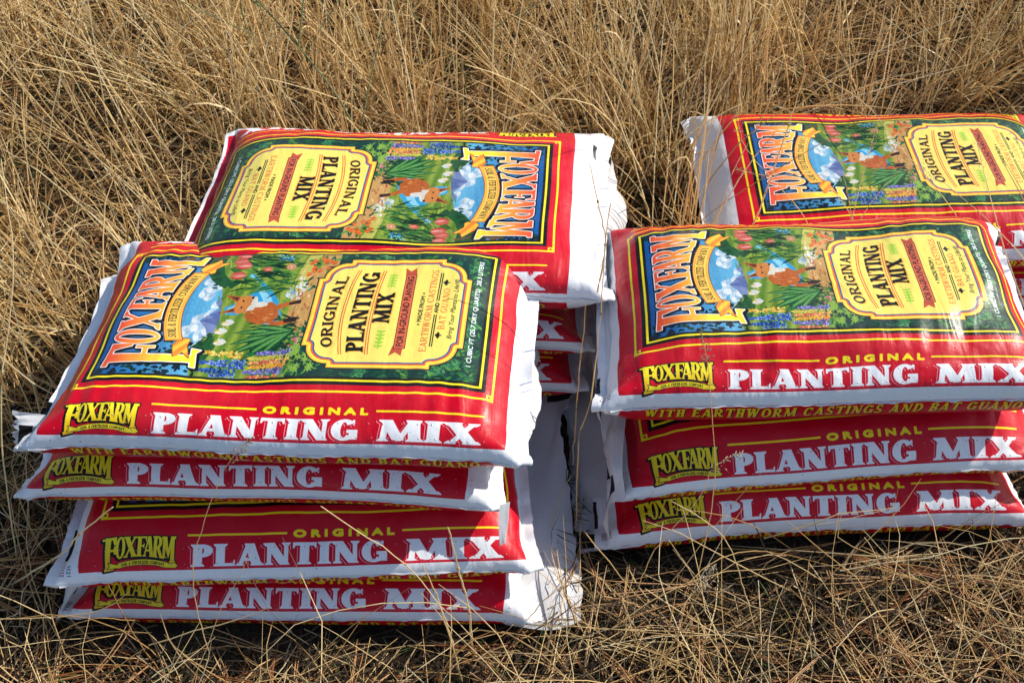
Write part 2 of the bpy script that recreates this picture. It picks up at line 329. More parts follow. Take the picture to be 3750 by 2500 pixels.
# broad lily leaves and blooms
for a, L, w in ((1.75, 92, 13), (1.95, 96, 15), (1.5, 88, 12), (1.3, 62, 12), (2.15, 86, 14), (1.62, 70, 9), (2.35, 70, 12)):
    leaf(118, 306, L, w, a, c255(20, 78, 40), .12); leaf(120, 308, L*.94, w*.45, a + .03, c255(96, 160, 78), .12)
for X, Y in ((136, 402), (118, 408), (96, 404)):
    leaf(X, Y - 6, 20, 11, 1.75, WH2, .1); leaf(X + 2, Y - 4, 13, 6, 1.55, c255(214, 224, 226), -.1); leaf(X, Y + 4, 10, 2.4, 1.7, c255(244, 190, 40))
# lupin spikes
def lupin(X, Y, L, w, cols, a=math.pi/2):
    for i in range(int(L*w/7)):
        t = lr.random(); ww = w*(1 - t*.75)/2
        blob(X + lr.uniform(-ww, ww) + math.cos(a)*L*t, Y + L*t*math.sin(a), 2.1, 1.5, c255(*lr.choice(cols)), m=6)
BL = [(34, 84, 180), (66, 120, 214), (150, 170, 232), (24, 60, 150)]; YE = [(246, 200, 70), (252, 226, 130), (232, 160, 40)]; PU = [(112, 96, 190), (160, 150, 220), (84, 70, 160)]
PK = [(226, 96, 80), (246, 150, 110), (250, 200, 90), (214, 70, 70)]
for i in range(50): leaf(lr.uniform(30, 80), lr.uniform(292, 410), lr.uniform(8, 16), 5, lr.uniform(0, 3), c255(*lr.choice(GR)))
lupin(73, 370, 66, 13, YE); lupin(55, 362, 78, 17, BL); lupin(40, 372, 62, 14, [(20, 66, 160), (40, 110, 200), (16, 40, 110)]); lupin(31, 372, 36, 9, BL)
lupin(76, 298, 52, 14, PU); lupin(66, 300, 60, 14, [(240, 180, 70), (200, 210, 90)]); lupin(58, 302, 56, 13, PK); lupin(50, 304, 52, 14, [(250, 190, 60), (240, 140, 50)]); lupin(40, 306, 56, 15, PU); lupin(30, 308, 46, 9, PK)
for i in range(14): blob(lr.uniform(84, 104), lr.uniform(288, 306), 2, 2, c255(*lr.choice([(238, 120, 130), (250, 180, 180)])), m=7)
for i in range(24):
    X, Y = lr.uniform(34, 92), lr.uniform(262, 300)
    if lr.random() < .5:
        for k in range(6): leaf(X, Y, 7, 2.6, k*1.05, c255(150, 190, 70))
# dark trees in the upper corners
for i in range(150):
    X, Y = lr.choice([(lr.triangular(27, 62, 27), lr.uniform(430, 573)), (lr.triangular(262, 288, 288), lr.uniform(470, 573)), (lr.uniform(60, 95), lr.triangular(440, 500, 455))])
    blob(X, Y, lr.uniform(2, 5.5), lr.uniform(2, 5.5), c255(*lr.choice([(10, 40, 40), (8, 28, 30), (16, 60, 48), (10, 34, 60)])), jag=.4)
art([(288, 500), (278, 480), (284, 440), (280, 436), (276, 470), (270, 486), (276, 492), (282, 520)], c255(120, 84, 50))

# --- yellow label
_w = img[int((157.5 - ax1 + 500)*S):int((157.5 - ax0 + 500)*S), int((700 - ay1)*S):int((700 - ay0)*S)]; _w *= np.array([.86, .88, .88], np.float32)
_n = np.random.default_rng(3).normal(0, 1, (_w.shape[0]//3 + 1, _w.shape[1]//3 + 1)).repeat(3, 0).repeat(3, 1)[:_w.shape[0], :_w.shape[1], None]; _w += (_n*.035*np.sqrt(_w)).astype(np.float32)
def plate(m):
    X0, X1, Y0, Y1 = 44 + m, 274 - m, 53 + m, 287 - m; st = 14; pts = []
    for cx, cy, sx, sy in ((X1, Y1, -1, -1), (X0, Y1, 1, -1), (X0, Y0, 1, 1), (X1, Y0, -1, 1)):
        arcp = []
        for k in range(9):
            t = k/8*math.pi/2
            arcp.append((cx + sx*(44 - 36*math.cos(t)), cy + sy*(44 - 36*math.sin(t))))
        seg = [(cx, cy + sy*44)] + arcp + [(cx + sx*44, cy)]
        if (sx, sy) in ((1, -1), (-1, 1)): seg = seg[::-1]
        pts += seg
    return [pp(pts)]
PLT = Layer(plate(0), 5)
PLT.fill(c255(24, 40, 40), grow=2.2); PLT.fill(c255(240, 180, 60)); PLT.fill(c255(250, 214, 74), grow=-2.2); PLT.fill(c255(226, 92, 34), grow=-6.2); PLT.fill(c255(38, 86, 150), grow=-9); PLT.fill(c255(234, 216, 104), grow=-11.4)
def line_y(b, h, bow=0.0, xc=159, w=90): return lambda x, y: PT(x, b + h*y - bow*((x - xc)/w)**2)
def both(polys, col, shadow=None, grow=0.0):
    L = Layer(polys, 4)
    if shadow is not None: L.fill(shadow, grow=grow + .2, off=(1.4, 1.2))
    L.fill(col, grow=grow)
ink = c255(22, 18, 14); rust = c255(206, 84, 44)
both(set_text('ORIGINAL', MID, 84, 234, line_y(250, 16, 12), .07, True), ink, c255(236, 168, 60), .25)
both(set_text('PLANTING', HEAVY, 75, 246, line_y(201, 25, 7), .03, True), ink, c255(236, 168, 60), .2)
both(set_text('MIX', HEAVY, 133, 199, line_y(167, 25, 0), .05, True), ink, c255(236, 168, 60), .2)
def bowline(x0, x1, y, bow, col, w=.8):
    xs = np.linspace(x0, x1, 14); up = [(x, y + w - bow*((x - 159)/90)**2) for x in xs]; dn = [(x, y - w - bow*((x - 159)/90)**2) for x in xs]
    paint([pp(up + dn[::-1])], col)
for y, b in ((240, 11), (236.5, 11), (197, 6), (193.5, 6)): bowline(70, 250, y, b, rust, .75)
def oakleaf(X0, X1, Y):
    m = (X0 + X1)/2
    for k in range(5):
        for sg in (-1, 1): leaf(X0 + (X1 - X0)*(.15 + .16*k), Y, 8, 3.8, sg*1.1 if X1 > X0 else math.pi - sg*1.1, c255(150, 196, 60))
    leaf(X0, Y, abs(X1 - X0), 4, 0 if X1 > X0 else math.pi, c255(150, 196, 60))
oakleaf(78, 124, 175); oakleaf(247, 208, 175)
paint([pp([(68, 158), (88, 154), (88, 139), (68, 140), (75, 149)]), pp([(255, 158), (236, 156), (236, 139), (255, 141), (248, 149)])], c255(186, 80, 54), grow=.0)
paint([pp([(82, 153), (241, 156), (241, 139), (82, 136)])], c255(60, 26, 20)); paint([pp([(83, 152), (240, 155), (240, 140), (83, 137)])], c255(208, 100, 70))
both(sans('FOR IN-GROUND PLANTING', 87, 236, lambda x, y: PT(x, 140.2 + 9.6*y + (x - 87)*.02)), ink, None, .22)
both(sans('MADE FROM', 137, 191, line_y(120, 6.2)), ink, None, .3)
for X in (131, 197): paint([pp([(X, 120.5), (X + 1.8, 123), (X, 125.5), (X - 1.8, 123)])], ink)
both(set_text('EARTHWORM CASTINGS', LITE, 77, 249, line_y(106, 10), .06), rust, None, .05)
for y in (101.5, 98.4): paint([rectp(87, y - .8, 152, y + .8), rectp(181, y - .8, 242, y + .8)], ink)
both(sans('AND', 156, 177, line_y(97, 6)), ink, None, .35)
both(set_text('BAT GUANO', LITE, 122, 208, line_y(84, 9.6), .06), rust, None, .05)
for X in (110, 221): paint([pp([(X - 7, 92), (X - 3, 94), (X - 1, 96), (X + 1, 96), (X + 3, 94), (X + 7, 92), (X + 4, 89), (X + 2, 90), (X, 85), (X - 2, 90), (X - 4, 89)])], ink)
both(sans('Bring Your Plants to Life!®', 104, 228, lambda x, y: PT(x, 71.5 + 7.2*y), .25), ink, None, .12)
both(sans('1 CUBIC FT (25.7 DRY QUARTS)  28.3 LITERS', 56, 277, line_y(38.5, 7)), WHT, None, .2)

# --- picture title: tall letters on a flat head line, feet on an arch
def foot_y(x): return 508 - 15*((x - 168)/80)**2
tw = lambda x, y: PT(x, foot_y(x) + (562 - foot_y(x))*y)
TF = serif_font(.26, .08, .10, .05)
parts = []
parts += [pp([(50, 562), (66, 562), (64, 440), (52, 440)]), pp([(41, 565), (78, 562), (78, 556), (41, 558)]), pp([(43, 431), (70, 436), (76, 430), (78, 443), (44, 438)]), pp([(78, 562), (86, 562), (86, 532), (82, 532), (74, 557)]),
          pp([(62, 512), (80, 514), (80, 508), (62, 506)]), pp([(78, 524), (82, 524), (82, 498), (78, 498)])]
for ch, a, b in (('O', 86, 116), ('X', 113, 158), ('F', 157, 185), ('A', 178, 213), ('R', 207, 242)):
    parts += set_text(ch, TF, a, b, tw, 0, True)
parts += [pp([(240, 562), (256, 562), (262, 520), (268, 562), (281, 562), (281, 556), (277, 554), (276, 484), (284, 478), (284, 472), (262, 476), (264, 486), (266, 488), (267, 530), (260, 496), (252, 538), (250, 500), (256, 496), (256, 490), (240, 494), (240, 499), (245, 501), (246, 554), (240, 556)])]
TL = Layer(parts, 12)
TL.fill(BLK, grow=4.0); TL.fill(BLK, grow=3.8, off=(2.6, 2.6)); TL.fill(WHT, grow=1.8)
TL.fill(lambda x, y: c255(226, 82, 46) + (c255(252, 218, 60) - c255(226, 82, 46)) * np.clip((x[..., None] - 140) / 78, 0, 1) + 0*y[..., None], grow=.3)
xs = np.linspace(93, 243, 16); ry = lambda x: 503 - 17*((x - 166)/76)**2
rb = [(x, ry(x) - 1) for x in xs] + [(x - (x - 166)*.03, ry(x) - 25) for x in xs[::-1]]
tail = [[(62, 467), (84, 473), (100, 466), (96, 450), (84, 452), (60, 444), (70, 455)], [(276, 450), (262, 470), (250, 476), (238, 466), (242, 452), (252, 452), (266, 434), (265, 446)]]
RB = Layer([pp(t) for t in tail], 4); RB.fill(c255(120, 56, 24), grow=1.2); RB.fill(lambda x, y: c255(240, 130, 44) + (c255(252, 196, 60) - c255(240, 130, 44)) * (.5 + .5*np.sin(x[..., None]*.3 + y[..., None]*.25)))
RB = Layer([pp(rb)], 4); RB.fill(c255(120, 56, 24), grow=1.2); RB.fill(c255(250, 178, 64)); RB.fill(c255(238, 140, 50), grow=-2.4); RB.fill(c255(246, 196, 84), grow=-3.4)
both(set_text('SOIL & FERTILIZER COMPANY', LITE, 100, 236, lambda x, y: PT(x, ry(x) - 18 + 11.5*y), .07), ink, None, .15)

# --- long side band (read along +u) and its copy on the far side
BN = lambda b: (lambda x, y: (x, b - y))
def bandtxt(base, h): return lambda x, y: (x, base - h*y)
for a, b in ((230, 374), (540, 690)): paint([[(a, 183.4), (b, 183.4), (b, 186.4), (a, 186.4)]], YEL)
both(sans('O R I G I N A L', 384, 528, bandtxt(190, 9)), YEL, None, 1.25)
def caps(txt, x0, x1):
    return set_text(txt, serif_font(.33, .14, .09, .075), x0, x1, bandtxt(231, 33), .03)
L = Layer(caps('PLANTING', 236, 518) + caps('MIX', 544, 688), 5)
L.fill(WHT, off=(-3.6, 2.0), grow=.35); L.fill(RED, off=(-2.8, 1.4), grow=.55); L.fill(RED, grow=1.2); L.fill(WHT, grow=.2)
# small side emblem
fy = lambda x: 213 + 5.5*((x - 162)/40)**2
sw = lambda x, y: (x, fy(x) + (185 - fy(x))*y)
parts = [[(113, 186), (121, 186), (120, 232), (114, 233)], [(108, 188), (126, 185), (126, 188.5), (109, 190.5)], [(112, 236), (126, 233), (126, 229), (112, 232)], [(126, 185), (129, 185), (129, 196), (126, 196), (123, 187)], [(118, 203), (128, 202), (128, 205), (118, 206)], [(126, 198), (129, 198), (129, 209), (126, 209)]]
for ch, a, b in (('O', 128, 142), ('X', 139, 160), ('F', 158, 172), ('A', 167, 184), ('R', 181, 197)): parts += set_text(ch, TF, a, b, sw, 0, True)
parts += [[(194, 186), (201, 186), (204, 205), (207, 186), (214, 186), (214, 189), (212, 190), (212.5, 221), (215, 223), (214, 226), (205, 223), (207, 220), (207.5, 203), (204, 217), (200, 202), (199, 214), (202, 216), (194, 215), (196, 213), (196, 190), (194, 189)]]
L = Layer(parts, 4); L.fill(BLK, grow=1.9); L.fill(BLK, grow=2, off=(-1.6, 1.4)); L.fill(lambda x, y: c255(246, 228, 40) + (c255(222, 176, 20) - c255(246, 228, 40)) * np.clip((y[..., None] - 190) / 40, 0, 1) + 0*x[..., None], grow=.25)
xs = np.linspace(132, 204, 12); r2 = lambda x: 217.5 + 6*((x - 167)/37)**2
L = Layer([[(x, r2(x)) for x in xs] + [(x, r2(x) + 8) for x in xs[::-1]], [(134, 226), (118, 222), (121, 226), (117, 231), (132, 230), (143, 228), (144, 224)], [(202, 225), (214, 224), (218, 229), (214, 232), (200, 231), (192, 229), (192, 224)]], 3)
L.fill(BLK, grow=.9); L.fill(c255(232, 208, 40), grow=.0)
both(set_text('SOIL & FERTILIZER COMPANY', MID, 137, 199, lambda x, y: (x, r2(x) + 6.6 - 4.6*y), .07), ink, None, .05)
both(set_text('WITH EARTHWORM CASTINGS AND BAT GUANO', serif_font(.26, .13, .09, .08), 116, 690, bandtxt(275, 15), .12), c255(228, 196, 30), c255(40, 10, 10), .1)
# needle holes punched along the edge of the band, and the welded seam
for r_, off in ((204, 0), (226, 6)):
    for k in range(31):
        x = 70 + k*22 + off + lr.uniform(-2, 2); y = r_ + lr.uniform(-.8, .8)
        L = Layer([[(x + .9*math.cos(t), y + .9*math.sin(t)) for t in np.linspace(0, 6.28, 7)[:-1]]], 2)
        L.fill(c255(214, 196, 190), alpha=.8); L.fill(c255(40, 20, 20), off=(0, .8), grow=-.35, alpha=.8)
        w = hgt[L.r0:L.r1, L.c0:L.c1]; w += np.clip(.6 - L.d*.8, 0, 1)*.35
img[:int((500 - 160)*S)] = img[::-1, ::-1][:int((500 - 160)*S)]
hgt[:int((500 - 160)*S)] = hgt[::-1, ::-1][:int((500 - 160)*S)]
# press marks on the white ends
block(27, 150, 37, 205, BLK); block(763, -230, 773, -190, BLK)
both(sans('5521', 224, 240, lambda x, y: (58 + 5.5*y, x)), c255(50, 50, 70), None, .1)
for k, c_ in enumerate(((60, 40, 90), (160, 40, 40), (40, 90, 60), (180, 60, 120))):
    for q in range(5): block(42 + k*3.2 + (q % 2), 222 + q*4, 44 + k*3.2 + (q % 2), 224.6 + q*4, c255(*c_))
# ---------------------------------------------------------------- film materials
def make_image(name, arr, data=False):
    im = bpy.data.images.new(name, CW, CH, is_data=data)
    a = np.ones((CH, CW, 4), np.float32); a[..., :3] = arr if arr.ndim == 3 else arr[..., None]
    im.pixels.foreach_set(a.ravel()); im.update(); im.pack()
    return im
im_print = make_image('bag_print', np.clip(img, 0, 1)); im_relief = make_image('bag_relief', np.clip(hgt, 0, 1), True)
def film_mat(name, printed, seed=0.0, mark=False):
    m, t, N, L, b = new_mat(name)
    uv = N.new('ShaderNodeUVMap'); uv.uv_map = 'film'
    tc = N.new('ShaderNodeTexCoord')
    mp = N.new('ShaderNodeMapping'); mp.inputs['Location'].default_value = (seed, seed*1.7, seed*.6); L.new(tc.outputs['Object'], mp.inputs[0])
    if printed:
        tx = N.new('ShaderNodeTexImage'); tx.image = im_print; L.new(uv.outputs[0], tx.inputs[0]); col = tx.outputs[0]
    else:
        rg = N.new('ShaderNodeRGB'); rg.outputs[0].default_value = (.76, .77, .79, 1); col = rg.outputs[0]
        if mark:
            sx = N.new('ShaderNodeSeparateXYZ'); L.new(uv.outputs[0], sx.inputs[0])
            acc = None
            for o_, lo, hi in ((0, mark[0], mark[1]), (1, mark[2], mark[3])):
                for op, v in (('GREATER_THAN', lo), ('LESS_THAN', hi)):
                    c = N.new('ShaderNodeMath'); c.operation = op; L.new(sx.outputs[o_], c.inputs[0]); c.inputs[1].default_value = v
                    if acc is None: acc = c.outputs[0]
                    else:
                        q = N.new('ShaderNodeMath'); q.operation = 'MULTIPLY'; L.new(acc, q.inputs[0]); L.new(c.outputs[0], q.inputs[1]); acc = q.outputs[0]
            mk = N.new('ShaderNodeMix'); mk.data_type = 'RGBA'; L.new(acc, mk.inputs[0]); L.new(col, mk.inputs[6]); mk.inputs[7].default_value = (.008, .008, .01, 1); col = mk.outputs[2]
    # dust and rubbed patches
    nz = N.new('ShaderNodeTexNoise'); nz.inputs['Scale'].default_value = 9; nz.inputs['Detail'].default_value = 9; nz.inputs['Roughness'].default_value = .65; L.new(mp.outputs[0], nz.inputs['Vector'])
    r = ramp(N, [(.44, (0, 0, 0)), (.8, (.06, .06, .06) if printed else (.22, .22, .22))]); L.new(nz.outputs[0], r.inputs[0])
    mx = N.new('ShaderNodeMix'); mx.data_type = 'RGBA'; L.new(r.outputs[0], mx.inputs[0]); L.new(col, mx.inputs[6]); mx.inputs[7].default_value = (.42, .37, .31, 1)
    sp = N.new('ShaderNodeTexNoise'); sp.inputs['Scale'].default_value = 260; sp.inputs['Detail'].default_value = 2; L.new(mp.outputs[0], sp.inputs['Vector'])
    rs = ramp(N, [(.70, (0, 0, 0)), (.76, (.7, .7, .7))]); L.new(sp.outputs[0], rs.inputs[0])
    m2 = N.new('ShaderNodeMix'); m2.data_type = 'RGBA'; L.new(rs.outputs[0], m2.inputs[0]); L.new(mx.outputs[2], m2.inputs[6]); m2.inputs[7].default_value = (.16, .12, .09, 1)
    L.new(m2.outputs[2], b.inputs['Base Color'])
    rr = ramp(N, [(.3, (.28, .28, .28)), (.7, (.46, .46, .46))]); L.new(nz.outputs[0], rr.inputs[0]); L.new(rr.outputs[0], b.inputs['Roughness'])
    b.inputs['Specular IOR Level'].default_value = .27
    # film wrinkles: ridged crumples, drawn-out ripples, punched holes
    w1 = N.new('ShaderNodeTexNoise'); w1.noise_type = 'RIDGED_MULTIFRACTAL'; w1.inputs['Scale'].default_value = 7; w1.inputs['Detail'].default_value = 4; w1.inputs['Distortion'].default_value = .9; L.new(mp.outputs[0], w1.inputs['Vector'])
    mp2 = N.new('ShaderNodeMapping'); mp2.inputs['Scale'].default_value = (26, 5, 10); mp2.inputs['Rotation'].default_value = (0, 0, .25 + seed); L.new(tc.outputs['Object'], mp2.inputs[0])
    w2 = N.new('ShaderNodeTexNoise'); w2.inputs['Scale'].default_value = 1.0; w2.inputs['Detail'].default_value = 3; w2.inputs['Distortion'].default_value = .6; L.new(mp2.outputs[0], w2.inputs['Vector'])
    b1 = N.new('ShaderNodeBump'); b1.inputs['Strength'].default_value = .5 if printed else .7; b1.inputs['Distance'].default_value = .006; L.new(w1.outputs[0], b1.inputs['Height'])
    b2 = N.new('ShaderNodeBump'); b2.inputs['Strength'].default_value = .5; b2.inputs['Distance'].default_value = .006; L.new(w2.outputs[0], b2.inputs['Height']); L.new(b1.outputs[0], b2.inputs['Normal'])
    w3 = N.new('ShaderNodeTexNoise'); w3.inputs['Scale'].default_value = 55; w3.inputs['Detail'].default_value = 3; L.new(mp.outputs[0], w3.inputs['Vector'])
    b3 = N.new('ShaderNodeBump'); b3.inputs['Strength'].default_value = .38; b3.inputs['Distance'].default_value = .0025; L.new(w3.outputs[0], b3.inputs['Height']); L.new(b2.outputs[0], b3.inputs['Normal']); last = b3
    if printed:
        th = N.new('ShaderNodeTexImage'); th.image = im_relief; L.new(uv.outputs[0], th.inputs[0])
        b4 = N.new('ShaderNodeBump'); b4.inputs['Strength'].default_value = .8; b4.inputs['Distance'].default_value = .003; L.new(th.outputs[0], b4.inputs['Height']); L.new(b3.outputs[0], b4.inputs['Normal']); last = b4
    L.new(last.outputs[0], b.inputs['Normal'])
    if not printed:
        tr = N.new('ShaderNodeBsdfTranslucent'); L.new(m2.outputs[2], tr.inputs[0]); ms = N.new('ShaderNodeMixShader'); ms.inputs[0].default_value = .22
        L.new(b.outputs[0], ms.inputs[1]); L.new(tr.outputs[0], ms.inputs[2]); L.new(ms.outputs[0], N['Material Output'].inputs[0])
    return m

# ---------------------------------------------------------------- two filled bags, settled under their own weight
def settle(N, M, steps, iters, fin, k, bk, X0=None, seed=0, topz=None, V0=.0235, slack=.018, lump=.3, L=.738, P=1.0, hyd=17., comp=.05, soft=.6):
    rng = np.random.default_rng(seed); du = L/(N - 1); dv = P/M; j = np.arange(M); q = P/4
    vv = (j*dv + P/2) % P - P/2; top = np.abs(vv) <= q + 1e-9
    y = np.where(top, -vv, np.where(vv > 0, -(P/2 - vv), P/2 + vv))
    if X0 is None:
        X = np.zeros((N, M, 3)); X[:, :, 0] = (np.arange(N)*du - L/2)[:, None]; X[:, :, 1] = y[None]
        h = np.sqrt(np.clip(1 - (y/q)**2, 0, 1))*.03; pf = np.clip(np.minimum(np.arange(N) - fin, N - 1 - fin - np.arange(N))/8., 0, 1)**.5
        X[:, :, 2] = .04 + np.where(top, 1, -1)[None]*h[None]*pf[:, None]
    else: X = X0.copy()
    X += rng.normal(0, .0008, X.shape); pr = (M//2 - j) % M; rows = np.r_[0:fin + 1, N - 1 - fin:N]; V = np.zeros_like(X)
    def lowf(kx, ky, s):
        r = np.random.default_rng(s); f = np.zeros((N, M)); A = np.linspace(0, 1, N)[:, None]; B = np.linspace(0, 1, M, endpoint=False)[None]
        for a in range(1, kx + 1):
            for b in range(-ky, ky + 1): f += r.normal()*np.cos(2*np.pi*(a*A*.5 + b*B) + r.uniform(0, 6.3))/np.hypot(a, b*1.2)**.6
        return f/f.std()
    idx = np.arange(N*M).reshape(N, M)
    slu = (1 + slack*np.clip(lowf(9, 7, seed*7 + 1)*.9 + .1, 0, 2)).ravel(); slv = (1 + slack*.6*np.clip(lowf(9, 7, seed*7 + 2), 0, 2)).ravel()
    cons = []
    def add(a, b, r, kk, sl=None):
        a, b = a.ravel(), b.ravel(); cons.append((a, b, r*(sl[a] if sl is not None else 1 + .5*(slu[a] - 1 + slv[a] - 1)), kk))
    for par in (0, 1):
        a = idx[par:-1:2]; add(a, idx[par + 1::2][:len(a)], du, 1, slu)
        a = idx[:, par::2]; add(a, np.roll(idx, -1, 1)[:, par::2], dv, 1, slv)
    dd = np.hypot(du, dv); nx = np.roll(idx, -1, 1)
    for par in (0, 1):
        a = idx[par:-1:2]; b = nx[par + 1::2]; m = min(len(a), len(b)); add(a[:m], b[:m], dd, .35)
        a = nx[par:-1:2]; b = idx[par + 1::2]; m = min(len(a), len(b)); add(a[:m], b[:m], dd, .35)
    for par in range(4):
        a = idx[par:-2:4]; b = idx[par + 2::4]; m = min(len(a), len(b)); cons.append((a[:m].ravel(), b[:m].ravel(), 2*du, bk))
        a = idx[:, par::4]; cons.append((a.ravel(), np.roll(idx, -2, 1)[:, par::4].ravel(), 2*dv, bk))
    lz = lowf(8, 8, seed*7 + 4)*lump
    for st in range(steps):
        gu = np.empty_like(X); gu[1:-1] = X[2:] - X[:-2]; gu[0] = X[1] - X[0]; gu[-1] = X[-1] - X[-2]
        n = np.cross(np.roll(X, -1, 1) - np.roll(X, 1, 1), gu); vol = (X*n).sum()/12
        if vol < 0: n, vol = -n, -vol
        zt = X[:, :, 2].max(); p = np.clip((V0 - vol)/V0*400, -8, 40) + hyd*(zt - X[:, :, 2]) + lz
        F = n/4/(du*dv)*p[..., None]; F[:, :, 2] -= .12
        V = V*.86 + F*k*.5; Y = X + V; Yf = Y.reshape(-1, 3)
        for it in range(iters):
            for a, b, r, kk in cons:
                d = Yf[b] - Yf[a]; l = np.sqrt(np.einsum('ij,ij->i', d, d)) + 1e-9; c = (l - r)/l*.5*kk
                c = np.where(l < r, c, 0) if kk < .1 else np.where(l < r, c*comp, c)
                d *= c[:, None]; Yf[a] += d; Yf[b] -= d
            Y = Yf.reshape(N, M, 3); Y[rows] = .5*(Y[rows] + Y[rows][:, pr]); zz = Y[:, :, 2]; zz[:] = np.where(zz < 0, zz*soft, zz)
            if topz is not None: zz[:] = np.where(zz > topz, topz + (zz - topz)*soft, zz)
            Yf = Y.reshape(-1, 3)
        V = np.clip(Y - X, -.004, .004); X = Y.copy(); V[X[:, :, 2] < .0005] *= .3
        X[:, :, 0] -= X[:, :, 0].mean(); X[:, :, 1] -= X[:, :, 1].mean()
    return X
def finer(X):
    N, M, _ = X.shape; Y = np.zeros((2*N - 1, M, 3)); Y[::2] = X
    Z = np.concatenate([2*X[:1] - X[1:2], X, 2*X[-1:] - X[-2:-1]]); Y[1::2] = (-Z[:-3] + 9*Z[1:-2] + 9*Z[2:-1] - Z[3:])/16
    W = np.zeros((2*N - 1, 2*M, 3)); W[:, ::2] = Y; W[:, 1::2] = (-np.roll(Y, 1, 1) + 9*Y + 9*np.roll(Y, -1, 1) - np.roll(Y, -2, 1))/16
    return W
def filled_bag(seed, **kw):
    X = settle(41, 52, 130, 8, 1, .0006, .06, seed=seed, **kw)
    X = settle(81, 104, 70, 9, 2, .0002, .03, X0=finer(X), seed=seed, **kw)
    return settle(161, 208, 16, 9, 4, .00006, .04, X0=finer(X), seed=seed, **kw)
FREE = filled_bag(1, topz=.088, soft=.35, lump=.35)                    # a bag on top of a pile
PRESSED = filled_bag(2, topz=.086, soft=.25)      # a bag with others lying on it
print('bags settled', round(time.time() - _t0, 1))

